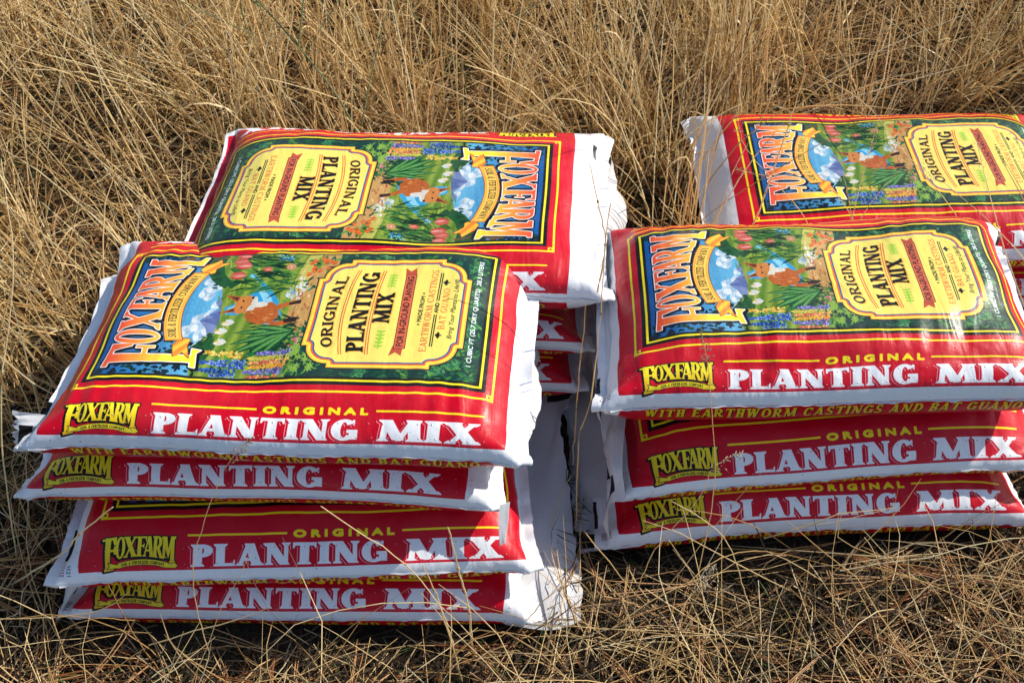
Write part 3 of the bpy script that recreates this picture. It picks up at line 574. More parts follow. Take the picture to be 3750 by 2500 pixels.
def variant(X, fx, fy):
    X = X.copy()
    if fx: X = X[::-1].copy(); X[:, :, 0] *= -1
    if fy: X = X[:, (-np.arange(X.shape[1])) % X.shape[1]].copy(); X[:, :, 1] *= -1
    return X
def film_at(X, u, v):
    """local position of the film point u metres along, v metres round (0 = middle of the top)"""
    N, M, _ = X.shape; i = np.clip((u - .031)/.738*(N - 1), 0, N - 1.001); i0 = int(i); fi = i - i0; jj = (v % 1.0)*M; j0 = int(jj); fj = jj - j0
    g = lambda a, b: X[a, b % M]
    return (g(i0, j0)*(1 - fi) + g(i0 + 1, j0)*fi)*(1 - fj) + (g(i0, j0 + 1)*(1 - fi) + g(i0 + 1, j0 + 1)*fi)*fj
GROUP = 'planting mix bags stacked on the dry grass'
def bag(label, kind, fl, z0, z1, quad=None, edge=None, off=0.0, vo=0.0, near=0.0, turn=False, tilt=(0, 0), mat=0, droop=(0, 0), coarse=False):
    """quad: ground-plan corners (near left, near right, far right, far left) of the printed frame; edge: (x, y, yaw, end) of the red band's lower corner"""
    X = variant(FREE if kind else PRESSED, *fl)
    if turn: X2 = X[::-1, (X.shape[1]//2*2 - np.arange(X.shape[1])) % X.shape[1]].copy(); X2[:, :, :2] *= -1; X = X2   # keep shape family, print turned round
    N, M, _ = X.shape; o = off
    c = [film_at(X, u + o, v)[:2] for u, v in ((.1, .1575), (.7, .1575), (.7, -.1575), (.1, -.1575))]
    X[:, :, 1] *= 1 - .05*np.clip((np.abs(X[:, :, 0]) - .26)/.10, 0, 1)**1.5
    x = X[:, :, 0]; y = X[:, :, 1]
    if quad is not None:
        q = [np.array(p) for p in quad]
        if turn: q = [q[2], q[3], q[0], q[1]]
    else:
        ex, ey, yaw, end = edge; cs, sn = math.cos(rad(yaw)), math.sin(rad(yaw))
        if turn: cs, sn = -cs, -sn
        a = film_at(X, ({'l': .075, 'r': .725} if not turn else {'l': .725, 'r': .075})[end] + o, .236 if not turn else -.236)[:2]
        R = np.array([[cs, -sn], [sn, cs]]); q = [R @ (p - a) + (ex, ey) for p in c]
    x0 = (c[0][0] + c[3][0])/2; x1 = (c[1][0] + c[2][0])/2; y0 = (c[0][1] + c[1][1])/2; y1 = (c[2][1] + c[3][1])/2
    s = ((x - x0)/(x1 - x0))[..., None]; t = ((y - y0)/(y1 - y0))[..., None]
    W = (1 - s)*(1 - t)*q[0] + s*(1 - t)*q[1] + s*t*q[2] + (1 - s)*t*q[3]
    zmn = np.percentile(X[:, :, 2], 2); zmx = np.percentile(X[:, :, 2], 99.5); z = z0 + (X[:, :, 2] - zmn)*(z1 - z0)/(zmx - zmn) + tilt[0]*x + tilt[1]*y
    e0 = np.clip(-x - .24, 0, 1); e1 = np.clip(x - .24, 0, 1); z = z - droop[0]*e0**1.5*4 - droop[1]*e1**1.5*4
    T_ = z1 - z0; z = z + T_*.17*np.clip((np.abs(y) - .185)/.035, 0, 1)*np.clip(1.25 - (z - z0)/T_, 0, 1)
    yf = -y if turn else y; z = z - T_*(.17*np.clip((yf - .13)/.09, 0, 1)**1.4 + near*np.clip((-yf - .09)/.12, 0, 1)**1.3)*np.clip((z - z0)/T_*1.3, 0, 1)
    P = np.dstack([W, z])
    # every bag crumples its own way: puckers at the welded ends, ripples over the shoulders
    r_ = np.random.default_rng(int(z0*1000) + int(abs(W[0, 0, 0])*1000) + mat); A_ = np.linspace(0, 1, N)[:, None]; B_ = (np.arange(M)/M)[None]
    endf = np.clip((np.abs(x) - .27)/.09, 0, 1); sh = np.exp(-((np.abs(((B_ + .5) % 1) - .5) - .16)/.05)**2); d_ = np.zeros((N, M)); e_ = np.zeros((N, M))
    for k_ in range(14):
        fb, fa = r_.integers(3, 17), r_.uniform(-7, 7); d_ += r_.uniform(.3, 1)*(1 - 2*np.abs(np.sin(np.pi*(fb*B_ + fa*A_) + r_.uniform(0, 6))))/(1 + .10*fb)
    for k_ in range(10):
        fa, fb = r_.uniform(5, 26), r_.integers(-5, 6); e_ += r_.uniform(.3, 1)*np.sin(2*np.pi*(fa*A_ + fb*B_) + r_.uniform(0, 6))/(1 + .05*fa)
    gm = np.clip(r_.normal(.2, .8) + np.sin(A_*9 + r_.uniform(0, 6)), 0, 1)
    nr = np.cross(np.gradient(P, axis=0), np.roll(P, -1, 1) - np.roll(P, 1, 1)); nr /= np.linalg.norm(nr, axis=2)[..., None] + 1e-9
    P += nr*(d_*endf*.0019 + e_*sh*gm*.0007 + e_*.00018)[..., None]
    # welded ends: keep the two layers of film a hair apart
    fin = 5; j = np.arange(M); sg = np.where(np.abs((j/M + .5) % 1 - .5) < .25, 1, -1)*.0003
    P[:fin, :, 2] += sg; P[-fin:, :, 2] += sg; P[:, :, 2] = np.maximum(P[:, :, 2], .004)
    root = bpy.data.objects.new('soil_bag', None); C.link(root); ctr = P.reshape(-1, 3).mean(0); root.location = (ctr[0], ctr[1], z0); root.empty_display_size = .1
    tag(root, label, 'soil bag', GROUP)
    Pl = P - np.array([ctr[0], ctr[1], z0])
    ii, jj = np.meshgrid(np.arange(N - 1), np.arange(M), indexing='ij'); ii = ii.ravel(); jj = jj.ravel(); j2 = (jj + 1) % M
    F = np.c_[ii*M + jj, (ii + 1)*M + jj, (ii + 1)*M + j2, ii*M + j2]
    def vf(j_): return j_/M
    U = np.empty((len(F), 4, 2), np.float32); U[:, 0, 0] = U[:, 3, 0] = .03875 + .9225*ii/(N - 1); U[:, 1, 0] = U[:, 2, 0] = .03875 + .9225*(ii + 1)/(N - 1); U[:, :, 0] -= o/.80
    va = jj/M; vb = (jj + 1)/M; wrap = va >= .5 - 1e-9; va = np.where(wrap, va - 1, va); vb = np.where(wrap, vb - 1, vb)
    U[:, 0, 1] = U[:, 1, 1] = va + .5 - vo; U[:, 2, 1] = U[:, 3, 1] = vb + .5 - vo
    U[:, :, 0] = np.clip(U[:, :, 0], .002, .998)
    # orientation: outward normals
    a, b_, c_ = P.reshape(-1, 3)[F[:, 0]], P.reshape(-1, 3)[F[:, 1]], P.reshape(-1, 3)[F[:, 3]]
    up = np.cross(b_ - a, c_ - a)[(jj < M//8) | (jj > M - M//8), 2].mean()
    if up < 0: F = F[:, ::-1].copy(); U = U[:, ::-1].copy()
    body = mesh_obj('bag_body', Pl.reshape(-1, 3), F, printed[mat], root, uv=U.reshape(-1, 2))
    # raised weld running along both long edges
    for jc in (M//4, 3*M//4):
        line = Pl[6:-6, jc]; nrm = line - (Pl[6:-6, (jc - 8) % M] + Pl[6:-6, (jc + 8) % M])/2; nrm /= np.linalg.norm(nrm, axis=1)[:, None] + 1e-9
        tn = np.roll(line, -1, 0) - line; tn[-1] = tn[-2]; bi = np.cross(tn, nrm); bi /= np.linalg.norm(bi, axis=1)[:, None] + 1e-9
        k = np.arange(len(line)); h = .0022 + .0008*np.sin(k*.9 + z0*90) + .0006*np.sin(k*.23); wv = (.0012*np.sin(k*.31 + z0*50) + .0008*np.sin(k*1.3))[:, None]
        pts = np.stack([line + bi*(-.0018) - nrm*.001, line + nrm*h[:, None] + bi*(wv - .0004), line + nrm*h[:, None] + bi*(wv + .0006), line + bi*.0018 - nrm*.001], 1)
        n = len(line); f = [[i*4 + a_, (i + 1)*4 + a_, (i + 1)*4 + a_ + 1, i*4 + a_ + 1] for i in range(n - 1) for a_ in range(3)]
        mesh_obj('side_seam', pts.reshape(-1, 3), f, m_film, root, uv=np.zeros((len(f)*4, 2)))
    if quad is not None:
        for nm, u_, v_ in (('frame', .1, .1575), ('frame', .7, .1575), ('frame', .7, -.1575), ('frame', .1, -.1575), ('red', .075, .236), ('red', .725, .236)):
            DBG.append((label[:40], nm, u_, v_, film_at(P, u_ + o, v_)))
    else:
        for u_ in (.075, .725): DBG.append((label[:40], 'red', u_, .236 if not turn else -.236, film_at(P, u_ + o, .236 if not turn else -.236)))
    footprints.append((P[:, :, 0].min(), P[:, :, 0].max(), P[:, :, 1].min(), P[:, :, 1].max(), P[:, :, 2].max(), P[::4, ::4].reshape(-1, 3)))
    return root
footprints = []; DBG = []
m_film = film_mat('white_film', False)
printed = [film_mat('printed_film_%d' % i, True, .37*i) for i in range(4)]
def par(a, b=None, c=None, d=None):      # fill the missing corner of a parallelogram
    q = [None if p is None else np.array(p[:2]) for p in (a, b, c, d)]
    if q[0] is None: q[0] = q[1] + q[3] - q[2]
    if q[1] is None: q[1] = q[0] + q[2] - q[3]
    return q
# front left pile, top to bottom
A1 = bag('top bag of the front left stack, with a torn white corner', 1, (0, 0), 0.262, 0.364, quad=par((-.627, .933), (-.028, .913), (-.003, 1.226), (-.606, 1.236)), off=.0, vo=-.006, mat=0, tilt=(.014, 0))
A2 = bag('second bag down in the front left stack, its pointed left corner sticking out', 0, (1, 0), 0.16, 0.259, edge=(-.715, .868, -1.8, 'l'), off=-.022, mat=1)
A3 = bag('third bag down in the front left stack, its right corner poking out', 0, (0, 1), 0.076, 0.174, edge=(-.629, .769, 1.84, 'l'), off=.015, near=0.14, vo=-.006, mat=2)
A4 = bag('bottom bag of the front left stack, on the grass with a wide white end flap', 0, (1, 1), -0.008, 0.088, edge=(-.657, .758, -.6, 'l'), off=-.02, mat=3)
# pile behind it
B1 = bag('top bag of the rear left stack, its picture turned the other way round', 1, (1, 0), 0.258, 0.359, quad=par(None, (.069, 1.239), (.09, 1.553), (-.511, 1.543)), off=.038, turn=True, vo=-.006, mat=2, tilt=(.038, 0))
B2 = bag('second bag down in the rear left stack, with a large white end flap', 0, (0, 0), 0.158, 0.254, edge=(.119, 1.163, .5, 'r'), off=.02, mat=0)
B3 = bag('third bag down in the rear left stack, deep in the shaded gap', 0, (0, 1), 0.072, 0.165, edge=(.098, 1.135, -1.5, 'r'), off=.01, mat=1)
B4 = bag('lowest bag of the rear left stack, almost hidden in the gap between the piles', 0, (1, 0), 0, 0.09, edge=(.085, 1.16, 1.0, 'r'), off=.0, mat=3)
# front right pile
C1 = bag('top bag of the front right stack, fully visible with its picture up', 1, (1, 1), 0.216, 0.35, quad=par((.182, 1.022), (.782, 1.045), (.795, 1.317), (.193, 1.3)), off=.0, vo=-.006, mat=1, tilt=(-.006, .005))
C2 = bag('middle bag of the front right stack, pulled forward so its picture border shows', 0, (1, 0), 0.098, 0.212, edge=(.185, .915, 3.9, 'l'), off=.0, near=0.22, vo=-.006, mat=2, tilt=(.03, 0))
C3 = bag('bottom bag of the front right stack, resting on pine needles', 0, (0, 0), 0, 0.114, edge=(.172, .880, 3.15, 'l'), off=.0, vo=-.006, mat=0, tilt=(.02, 0))
# rear right pile
D1 = bag('top bag of the rear right stack, seen through dry stalks with a creased white end', 1, (0, 1), 0.106, 0.214, quad=[(.458, 1.483), (1.088, 1.492), (1.098, 1.812), (.465, 1.811)], off=.03, vo=-.006, mat=3, tilt=(.03, 0))
D2 = bag('lower bag of the rear right stack, mostly hidden behind the front right stack', 0, (0, 0), 0, 0.115, edge=(.44, 1.40, .8, 'l'), off=.0, mat=2)

# ---------------------------------------------------------------- loose film at the bag ends
def flap(root, rows, seed, jag=.004, crumple=.004, mark=None, name='end_flap', label=None, ju=30, jt=16, stamp=None):
    """rows: lines of points from the bag outwards; a torn edge on the last one"""
    rng = np.random.default_rng(seed); K = [np.array(r, float) for r in rows]; m = len(K[0])
    if len(K) == 2: K = [K[0], (K[0] + K[1])/2, K[1]]
    K = np.array([[r[int(i)] if i == int(i) else r[int(i)]*(1 - i % 1) + r[int(i) + 1]*(i % 1) for i in np.linspace(0, len(r) - 1, m)] for r in K])
    def spline(P, n):       # Catmull-Rom along axis 0
        a = np.linspace(0, len(P) - 1, n); i = np.clip(a.astype(int), 0, len(P) - 2); f = (a - i).reshape(-1, *([1]*(P.ndim - 1)))
        Q = np.concatenate([2*P[:1] - P[1:2], P, 2*P[-1:] - P[-2:-1]]); p0, p1, p2, p3 = Q[i], Q[i + 1], Q[i + 2], Q[i + 3]
        return .5*(2*p1 + (p2 - p0)*f + (2*p0 - 5*p1 + 4*p2 - p3)*f*f + (3*p1 - p0 - 3*p2 + p3)*f**3)
    G = spline(K, jt); G = spline(G.transpose(1, 0, 2), ju).transpose(1, 0, 2)      # [t, a]
    T = np.linspace(0, 1, jt)[:, None]; A = np.linspace(0, 1, ju)[None]
    nrm = np.cross(np.gradient(G, axis=0), np.gradient(G, axis=1)); nrm /= np.linalg.norm(nrm, axis=2)[..., None] + 1e-9
    d = np.zeros((jt, ju))
    for k in range(9):
        fa, ft = rng.uniform(2, 11), rng.uniform(-2.5, 2.5); d += rng.uniform(.4, 1)*(1 - 2*np.abs(np.sin(A*fa + T*ft + rng.uniform(0, 6))))/ (1 + .12*fa)
    G += nrm*(d*crumple*(.15 + T*.85)*.5)[..., None]
    out = G[-1] - G[-2]; out /= np.linalg.norm(out, axis=1)[:, None] + 1e-9
    G[-1] += out*(rng.uniform(-1, 1, (ju, 1))*jag); G[-2] += out*(rng.uniform(-.3, .3, (ju, 1))*jag)
    G[:, :, 2] = np.maximum(G[:, :, 2], .006)
    loc = np.array(root.location); V = (G - loc).reshape(-1, 3)
    V = np.concatenate([V, V - (nrm*.0006).reshape(-1, 3)]); n1 = jt*ju
    F = []; U = []
    for i in range(jt - 1):
        for j in range(ju - 1):
            q = [i*ju + j, (i + 1)*ju + j, (i + 1)*ju + j + 1, i*ju + j + 1]; uvq = [(j/(ju - 1), i/(jt - 1)), (j/(ju - 1), (i + 1)/(jt - 1)), ((j + 1)/(ju - 1), (i + 1)/(jt - 1)), ((j + 1)/(ju - 1), i/(jt - 1))]
            F.append(q); U += uvq; F.append([v + n1 for v in q[::-1]]); U += uvq[::-1]
    mt = film_mat('white_film_marked_%d' % seed, False, seed*.13, mark) if mark else m_film
    o = mesh_obj(name, V, F, mt, root, uv=U)
    if label: o['label'] = label
    if stamp:
        tv = []; tf = []
        for ln, (a_s, a_e, t_c) in stamp:
            for tri in sans(ln, 0.0, 1.0, lambda x_, y_: (x_, y_)):
                f3 = []
                for x_, y_ in tri:
                    a_ = (a_s + (a_e - a_s)*x_)*(ju - 1); t_ = (t_c + .045*y_)*(jt - 1); i0, j0 = int(t_), int(a_); fi, fj = t_ - i0, a_ - j0
                    q_ = (G[i0, j0]*(1 - fi) + G[i0 + 1, j0]*fi)*(1 - fj) + (G[i0, j0 + 1]*(1 - fi) + G[i0 + 1, j0 + 1]*fi)*fj
                    n_ = nrm[i0, j0]*(1 if nrm[i0, j0][2] > 0 else -1); f3.append(len(tv)); tv.append(q_ + n_*.0011 - loc)
                tf.append(f3)
        md, _, _, _, bd = new_mat('grey_stamp'); bd.inputs['Base Color'].default_value = (.40, .40, .43, 1)
        mesh_obj('date_stamp', tv, tf, md, o, smooth=False)
    return o
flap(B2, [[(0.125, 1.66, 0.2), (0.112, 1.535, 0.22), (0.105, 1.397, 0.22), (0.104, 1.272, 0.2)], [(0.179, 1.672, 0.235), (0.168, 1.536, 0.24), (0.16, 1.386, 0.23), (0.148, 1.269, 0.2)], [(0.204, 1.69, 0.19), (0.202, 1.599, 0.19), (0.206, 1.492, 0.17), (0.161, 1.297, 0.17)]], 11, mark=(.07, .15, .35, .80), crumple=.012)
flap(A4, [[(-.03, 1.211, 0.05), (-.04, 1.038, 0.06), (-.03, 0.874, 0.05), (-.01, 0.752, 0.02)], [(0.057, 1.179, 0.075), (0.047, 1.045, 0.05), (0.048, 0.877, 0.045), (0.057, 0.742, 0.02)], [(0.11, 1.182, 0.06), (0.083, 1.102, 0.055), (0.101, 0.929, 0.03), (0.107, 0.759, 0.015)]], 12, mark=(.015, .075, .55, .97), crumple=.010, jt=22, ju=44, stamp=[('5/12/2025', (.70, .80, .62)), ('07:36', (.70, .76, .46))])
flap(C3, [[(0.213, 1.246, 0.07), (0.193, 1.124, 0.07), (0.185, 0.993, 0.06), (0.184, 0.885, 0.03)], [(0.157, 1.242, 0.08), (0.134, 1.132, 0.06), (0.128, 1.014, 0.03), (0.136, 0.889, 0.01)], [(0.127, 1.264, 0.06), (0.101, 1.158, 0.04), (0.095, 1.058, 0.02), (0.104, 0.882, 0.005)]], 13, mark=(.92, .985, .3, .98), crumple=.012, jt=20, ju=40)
flap(C1, [[(0.194, 1.285, 0.28), (0.168, 1.121, 0.28), (0.162, 0.978, 0.26)], [(0.167, 1.307, 0.27), (0.145, 1.131, 0.27), (0.143, 0.994, 0.25)], [(0.163, 1.318, 0.25), (0.14, 1.139, 0.22), (0.132, 0.988, 0.2)]], 14, mark=(.80, .99, .66, .93), crumple=.010, jag=.006)
flap(C2, [[(0.184, 1.042, 0.17), (0.171, 0.956, 0.17), (0.172, 0.888, 0.15)], [(0.162, 1.06, 0.16), (0.151, 0.963, 0.16), (0.151, 0.894, 0.13)], [(0.159, 1.084, 0.13), (0.146, 0.96, 0.13), (0.148, 0.87, 0.07)]], 15, mark=(.70, .88, .35, .8), crumple=.010, jag=.007)
flap(A1, [[(-0.640, 0.925, 0.305), (-0.645, 0.889, 0.285)], [(-0.672, 0.915, 0.325), (-0.684, 0.885, 0.28)], [(-0.688, 0.90, 0.345), (-0.716, 0.885, 0.27)]], 16, mark=(.30, .75, .55, .9), crumple=.010, jag=.005, name='torn_corner')
flap(A3, [[(-0.633, 0.833, 0.14), (-0.629, 0.768, 0.12)], [(-0.662, 0.822, 0.11), (-0.663, 0.758, 0.08)], [(-0.674, 0.804, 0.09), (-0.689, 0.754, 0.03)]], 17, crumple=.007, jag=.006, name='torn_corner')
flap(A2, [[(-0.018, 0.840, 0.21), (-0.003, 0.846, 0.21)], [(-0.019, 0.819, 0.185), (-0.006, 0.823, 0.185)], [(-0.018, 0.799, 0.165), (-0.010, 0.802, 0.168)]], 18, crumple=.0006, jag=.002, name='torn_strip', ju=8, jt=12)
flap(A1, [[(-.005, 1.21, 0.31), (-.006, 1.056, 0.31), (-.01, 0.928, 0.3), (-0.017, 0.881, 0.27)], [(0.033, 1.221, 0.3), (0.029, 1.084, 0.28), (0.026, 0.986, 0.26), (0.003, 0.886, 0.255)], [(0.041, 1.25, 0.27), (0.035, 1.112, 0.25), (0.030, 0.977, 0.24), (0.008, 0.899, 0.235)]], 19, crumple=.008)
flap(A2, [[(-.01, 1.219, 0.20), (-.012, 1.11, 0.20)], [(0.036, 1.22, 0.22), (0.028, 1.109, 0.2)], [(0.049, 1.223, 0.19), (0.037, 1.116, 0.18)]], 20, mark=(.1, .4, .5, .9), crumple=.008, jag=.006, name='torn_corner')
flap(B1, [[(0.119, 1.223, 0.275), (0.132, 1.216, 0.26)], [(0.143, 1.231, 0.26), (0.15, 1.215, 0.24)], [(0.157, 1.247, 0.25), (0.155, 1.22, 0.215)]], 21, crumple=.004, jag=.005, name='torn_corner')
print('bags placed', round(time.time() - _t0, 1))
# ---------------------------------------------------------------- ground
def gz(x, y): return .006*np.sin(x*5.1 + 1) * np.cos(y*4.3) + .004*np.sin(x*13 + y*9)
gx = np.concatenate([[-60, -20, -8, -4], np.linspace(-2.4, 2.4, 97), [4, 8, 20, 60]]); gy = np.concatenate([[-60, -15, -4, -1], np.linspace(0, 4, 81), [6, 12, 30, 90]])
GX, GY = np.meshgrid(gx, gy, indexing='ij'); n_, m_ = GX.shape
amp = (np.abs(GX) <= 2.4) & (GY >= 0) & (GY <= 4)
GZ = np.where(amp, gz(GX, GY), 0) - .004
i, j = np.meshgrid(np.arange(n_ - 1), np.arange(m_ - 1), indexing='ij'); i = i.ravel(); j = j.ravel()
tag(mesh_obj('ground', np.dstack([GX, GY, GZ]).reshape(-1, 3), np.c_[i*m_ + j, (i + 1)*m_ + j, (i + 1)*m_ + j + 1, i*m_ + j + 1], m_soil), kind='structure')

rng = np.random.default_rng(4)
boxes = [(a + .03, b - .03, c + .02, d - .02, z) for a, b, c, d, z, _ in footprints]
# coarse height map of everything the bags cover, so that no blade is pushed through a bag
HM = np.zeros((240, 240)); HB = np.full((240, 240), 9.); hx0, hy0, hs = -1.2, .4, .01
for *_, P in footprints:
    ix = ((P[:, 0] - hx0)/hs).astype(int); iy = ((P[:, 1] - hy0)/hs).astype(int); ok = (ix > 2) & (ix < 237) & (iy > 2) & (iy < 237)
    for dx in (-2, -1, 0, 1, 2):
        for dy in (-2, -1, 0, 1, 2):
            np.maximum.at(HM, (ix[ok] + dx, iy[ok] + dy), P[ok, 2])
            if abs(dx) < 2 and abs(dy) < 2: np.minimum.at(HB, (ix[ok] + dx, iy[ok] + dy), P[ok, 2])
def cover(x, y):
    ix = ((x - hx0)/hs).astype(int); iy = ((y - hy0)/hs).astype(int); ok = (ix >= 0) & (ix < 240) & (iy >= 0) & (iy < 240)
    i_ = (np.clip(ix, 0, 239), np.clip(iy, 0, 239))
    return np.where(ok, HM[i_], 0), np.where(ok, HB[i_], 9)
def clear(P):
    """P [n, k, 3]: stems whose every point is above whatever lies below it"""
    hi, lo = cover(P[:, :, 0], P[:, :, 1])
    return ((P[:, :, 2] > hi + .002) | (hi == 0) | (P[:, :, 2] < lo - .004)).all(1)
def tubes(P, R, tint, sides=3):
    """P [n,k,3] centre lines, R [n,k] radii -> vertices, quads, tint"""
    n, k, _ = P.shape; T = np.gradient(P, axis=1); T /= np.linalg.norm(T, axis=2)[..., None] + 1e-9
    ref = np.where(np.abs(T[..., 2:3]) > .9, np.array([1., 0, 0]), np.array([0, 0, 1.])); A = np.cross(T, ref); A /= np.linalg.norm(A, axis=2)[..., None] + 1e-9; B = np.cross(T, A)
    V = np.stack([P + R[..., None]*(A*math.cos(2*math.pi*s/sides) + B*math.sin(2*math.pi*s/sides)) for s in range(sides)], 2).reshape(-1, 3)
    base = (np.arange(n)[:, None, None]*k + np.arange(k - 1)[None, :, None])*sides; s = np.arange(sides)[None, None]; s2 = (s + 1) % sides
    F = np.stack([base + s, base + s2, base + sides + s2, base + sides + s], -1).reshape(-1, 4)
    return V, F, np.repeat(tint, k*sides)
def blades(P, W, tint):
    """flat leaves: P [n,k,3], half widths W [n,k]"""
    n, k, _ = P.shape; T = np.gradient(P, axis=1); T /= np.linalg.norm(T, axis=2)[..., None] + 1e-9
    r = rng.normal(size=(n, 1, 3)); A = np.cross(T, r); A /= np.linalg.norm(A, axis=2)[..., None] + 1e-9
    V = np.stack([P - A*W[..., None], P + A*W[..., None]], 2).reshape(-1, 3)
    b = (np.arange(n)[:, None]*k + np.arange(k - 1)[None])*2
    F = np.stack([b, b + 1, b + 3, b + 2], -1).reshape(-1, 4)
    return V, F, np.repeat(tint, k*2)
def curve_lines(x, y, z, az, el, L, sag, k, curl=0.0, kink=0.0):
    """stems from a base point: start direction (az, el), bending over by sag and sideways by curl"""
    n = len(x); t = np.linspace(0, 1, k)[None]; e = el[:, None] - sag[:, None]*t**1.4; a = az[:, None] + (np.asarray(curl)[:, None] if np.ndim(curl) else curl)*t
    if kink:
        kp = rng.uniform(.3, .8, (n, 1)); a = a + (t > kp)*rng.normal(0, kink, (n, 1)); e = e + (t > kp)*rng.normal(0, kink, (n, 1))
    st = np.stack([np.cos(e)*np.cos(a), np.cos(e)*np.sin(a), np.sin(e)], -1)*(L/(k - 1))[:, None, None]
    P = np.zeros((n, k, 3)); P[:, 1:] = np.cumsum(st[:, :-1], 1); P += np.stack([x, y, z], -1)[:, None]
    return P
def join(parts):
    V = []; F = []; T = []; o = 0
    for v, f, t in parts: V.append(v); F.append(f + o); T.append(t); o += len(v)
    return np.concatenate(V), np.concatenate(F), np.concatenate(T)
def inside_view(x, y, pad=.25): return (y > .35) & (np.abs(x) < .50 + y*.43 + pad)
def scatter(n, y0=.45, y1=3.4, dens=None):
    x = rng.uniform(-1.9, 1.9, n*3); y = rng.uniform(y0, y1, n*3); ok = inside_view(x, y)
    if dens is not None: ok &= rng.uniform(size=len(x)) < dens(x, y)
    return x[ok][:n], y[ok][:n]
def clump(x, y, f=3.1, s=0.0): return .5 + .5*np.sin(x*f*2.1 + 1.3*np.sin(y*f*1.7 + s) + s)*np.cos(y*f*1.9 + 1.1*np.sin(x*f*1.3 + s))
back = lambda x, y: np.clip((y - 1.0)/.7 + (x < -.35)*.65*np.clip((y - .72)/.3, 0, 1), 0, 1)     # where the tall grass stands

# fine dead thatch lying everywhere
x, y = scatter(42000, dens=lambda x, y: 1 - .7*back(x, y)); n = len(x); L = rng.uniform(.03, .13, n); z = gz(x, y) + rng.exponential(.012, n)
P = curve_lines(x, y, z, rng.uniform(0, 6.28, n), rng.normal(.12, .3, n), L, rng.normal(.3, .5, n), 4, rng.normal(0, .8, n)); P[:, :, 2] = np.maximum(P[:, :, 2], -.002); k = clear(P); P = P[k]
W = np.outer(rng.uniform(.0006, .0016, len(P)), [1, 1, .8, .2])
a1 = blades(P, W, np.clip(rng.beta(2, 2.6, len(P)) + back(P[:, 0, 0], P[:, 0, 1])*.1, 0, 1))
tag(mesh_obj('leaf_litter', *a1[:2], m_litter, tint=a1[2], smooth=False), 'dark broken litter of dead leaves and stems on the soil', 'leaf litter', kind='stuff')

# bent and fallen straw, thicker towards the back
x, y = scatter(11500, dens=lambda x, y: .85 - .55*back(x, y)*(.3 + .9*clump(x, y, 4.1, 1.0))); n = len(x); L = rng.uniform(.10, .34, n); z = gz(x, y) + rng.exponential(.022, n) + .004
P = curve_lines(x, y, z, rng.uniform(0, 6.28, n), rng.normal(.22, .35, n), L, rng.normal(.35, .6, n), 6, rng.normal(0, .5, n), .25); P[:, :, 2] = np.maximum(P[:, :, 2], .002); P = P[clear(P)]
R = np.outer(rng.uniform(.0008, .0017, len(P)), [1, 1, .95, .85, .7, .35])
R *= (.65 + .35*back(P[:, 0, 0], P[:, 0, 1]))[:, None]
t1 = tubes(P, R, np.clip(rng.beta(2.2, 2.0, len(P)) + .12*(1 - back(P[:, 0, 0], P[:, 0, 1])), 0, 1))
# standing dry stems, in tufts, leaning
lean_az = lambda x, y: np.where(x < -.2, 2.5, np.where(x < .5, 1.7, .9)) 
def standing(nt, per, h0, h1, dens):
    tx, ty = scatter(nt, .7, 3.5, dens); q = rng.poisson(per, len(tx)) + 1; x = np.repeat(tx, q) + rng.normal(0, .016, q.sum()); y = np.repeat(ty, q) + rng.normal(0, .016, q.sum())
    n = len(x); az = np.repeat(lean_az(tx, ty) + rng.normal(0, 1.5, len(tx)), q) + rng.normal(0, .55, n); el = np.clip(np.repeat(rng.normal(1.15, .28, len(tx)), q) + rng.normal(0, .14, n), .35, 1.75)
    L = rng.uniform(h0, h1, n)*np.repeat(rng.uniform(.7, 1.1, len(tx)), q)
    return curve_lines(x, y, gz(x, y), az, el, L, np.abs(rng.normal(.10, .28, n)), 8, rng.normal(0, .22, n), .12)
P = standing(820, 7, .24, .62, lambda x, y: back(x, y)*(.12 + .88*clump(x, y)**1.5)); P = P[clear(P)]
rr = rng.uniform(.0010, .0021, len(P)); R = np.outer(rr, [1.15, 1.1, 1, .95, .88, .78, .6, .3]); ts = np.clip(rng.normal(.74, .25, len(P)), 0, 1)
t2 = tubes(P, R, ts)
# leaf blades hanging off the stems
pick = rng.integers(0, len(P), 4500); at = rng.integers(1, 5, len(pick)); q = P[pick, at]; n = len(q)
PL_ = curve_lines(q[:, 0], q[:, 1], q[:, 2], rng.uniform(0, 6.28, n), rng.normal(.9, .35, n), rng.uniform(.06, .20, n), rng.uniform(.4, 2.2, n), 6, rng.normal(0, .6, n), .2); PL_ = PL_[clear(PL_)]
a2 = blades(PL_, np.outer(rng.uniform(.0010, .0022, len(PL_)), [1, 1, .9, .75, .5, .1]), rng.beta(2.5, 2, len(PL_)))
v, f, t = join([t1, t2, a2])
tag(mesh_obj('dry_grass', v, f, m_straw, tint=t), 'tall dry straw coloured grass standing and fallen round the bags', 'dry grass', kind='stuff')
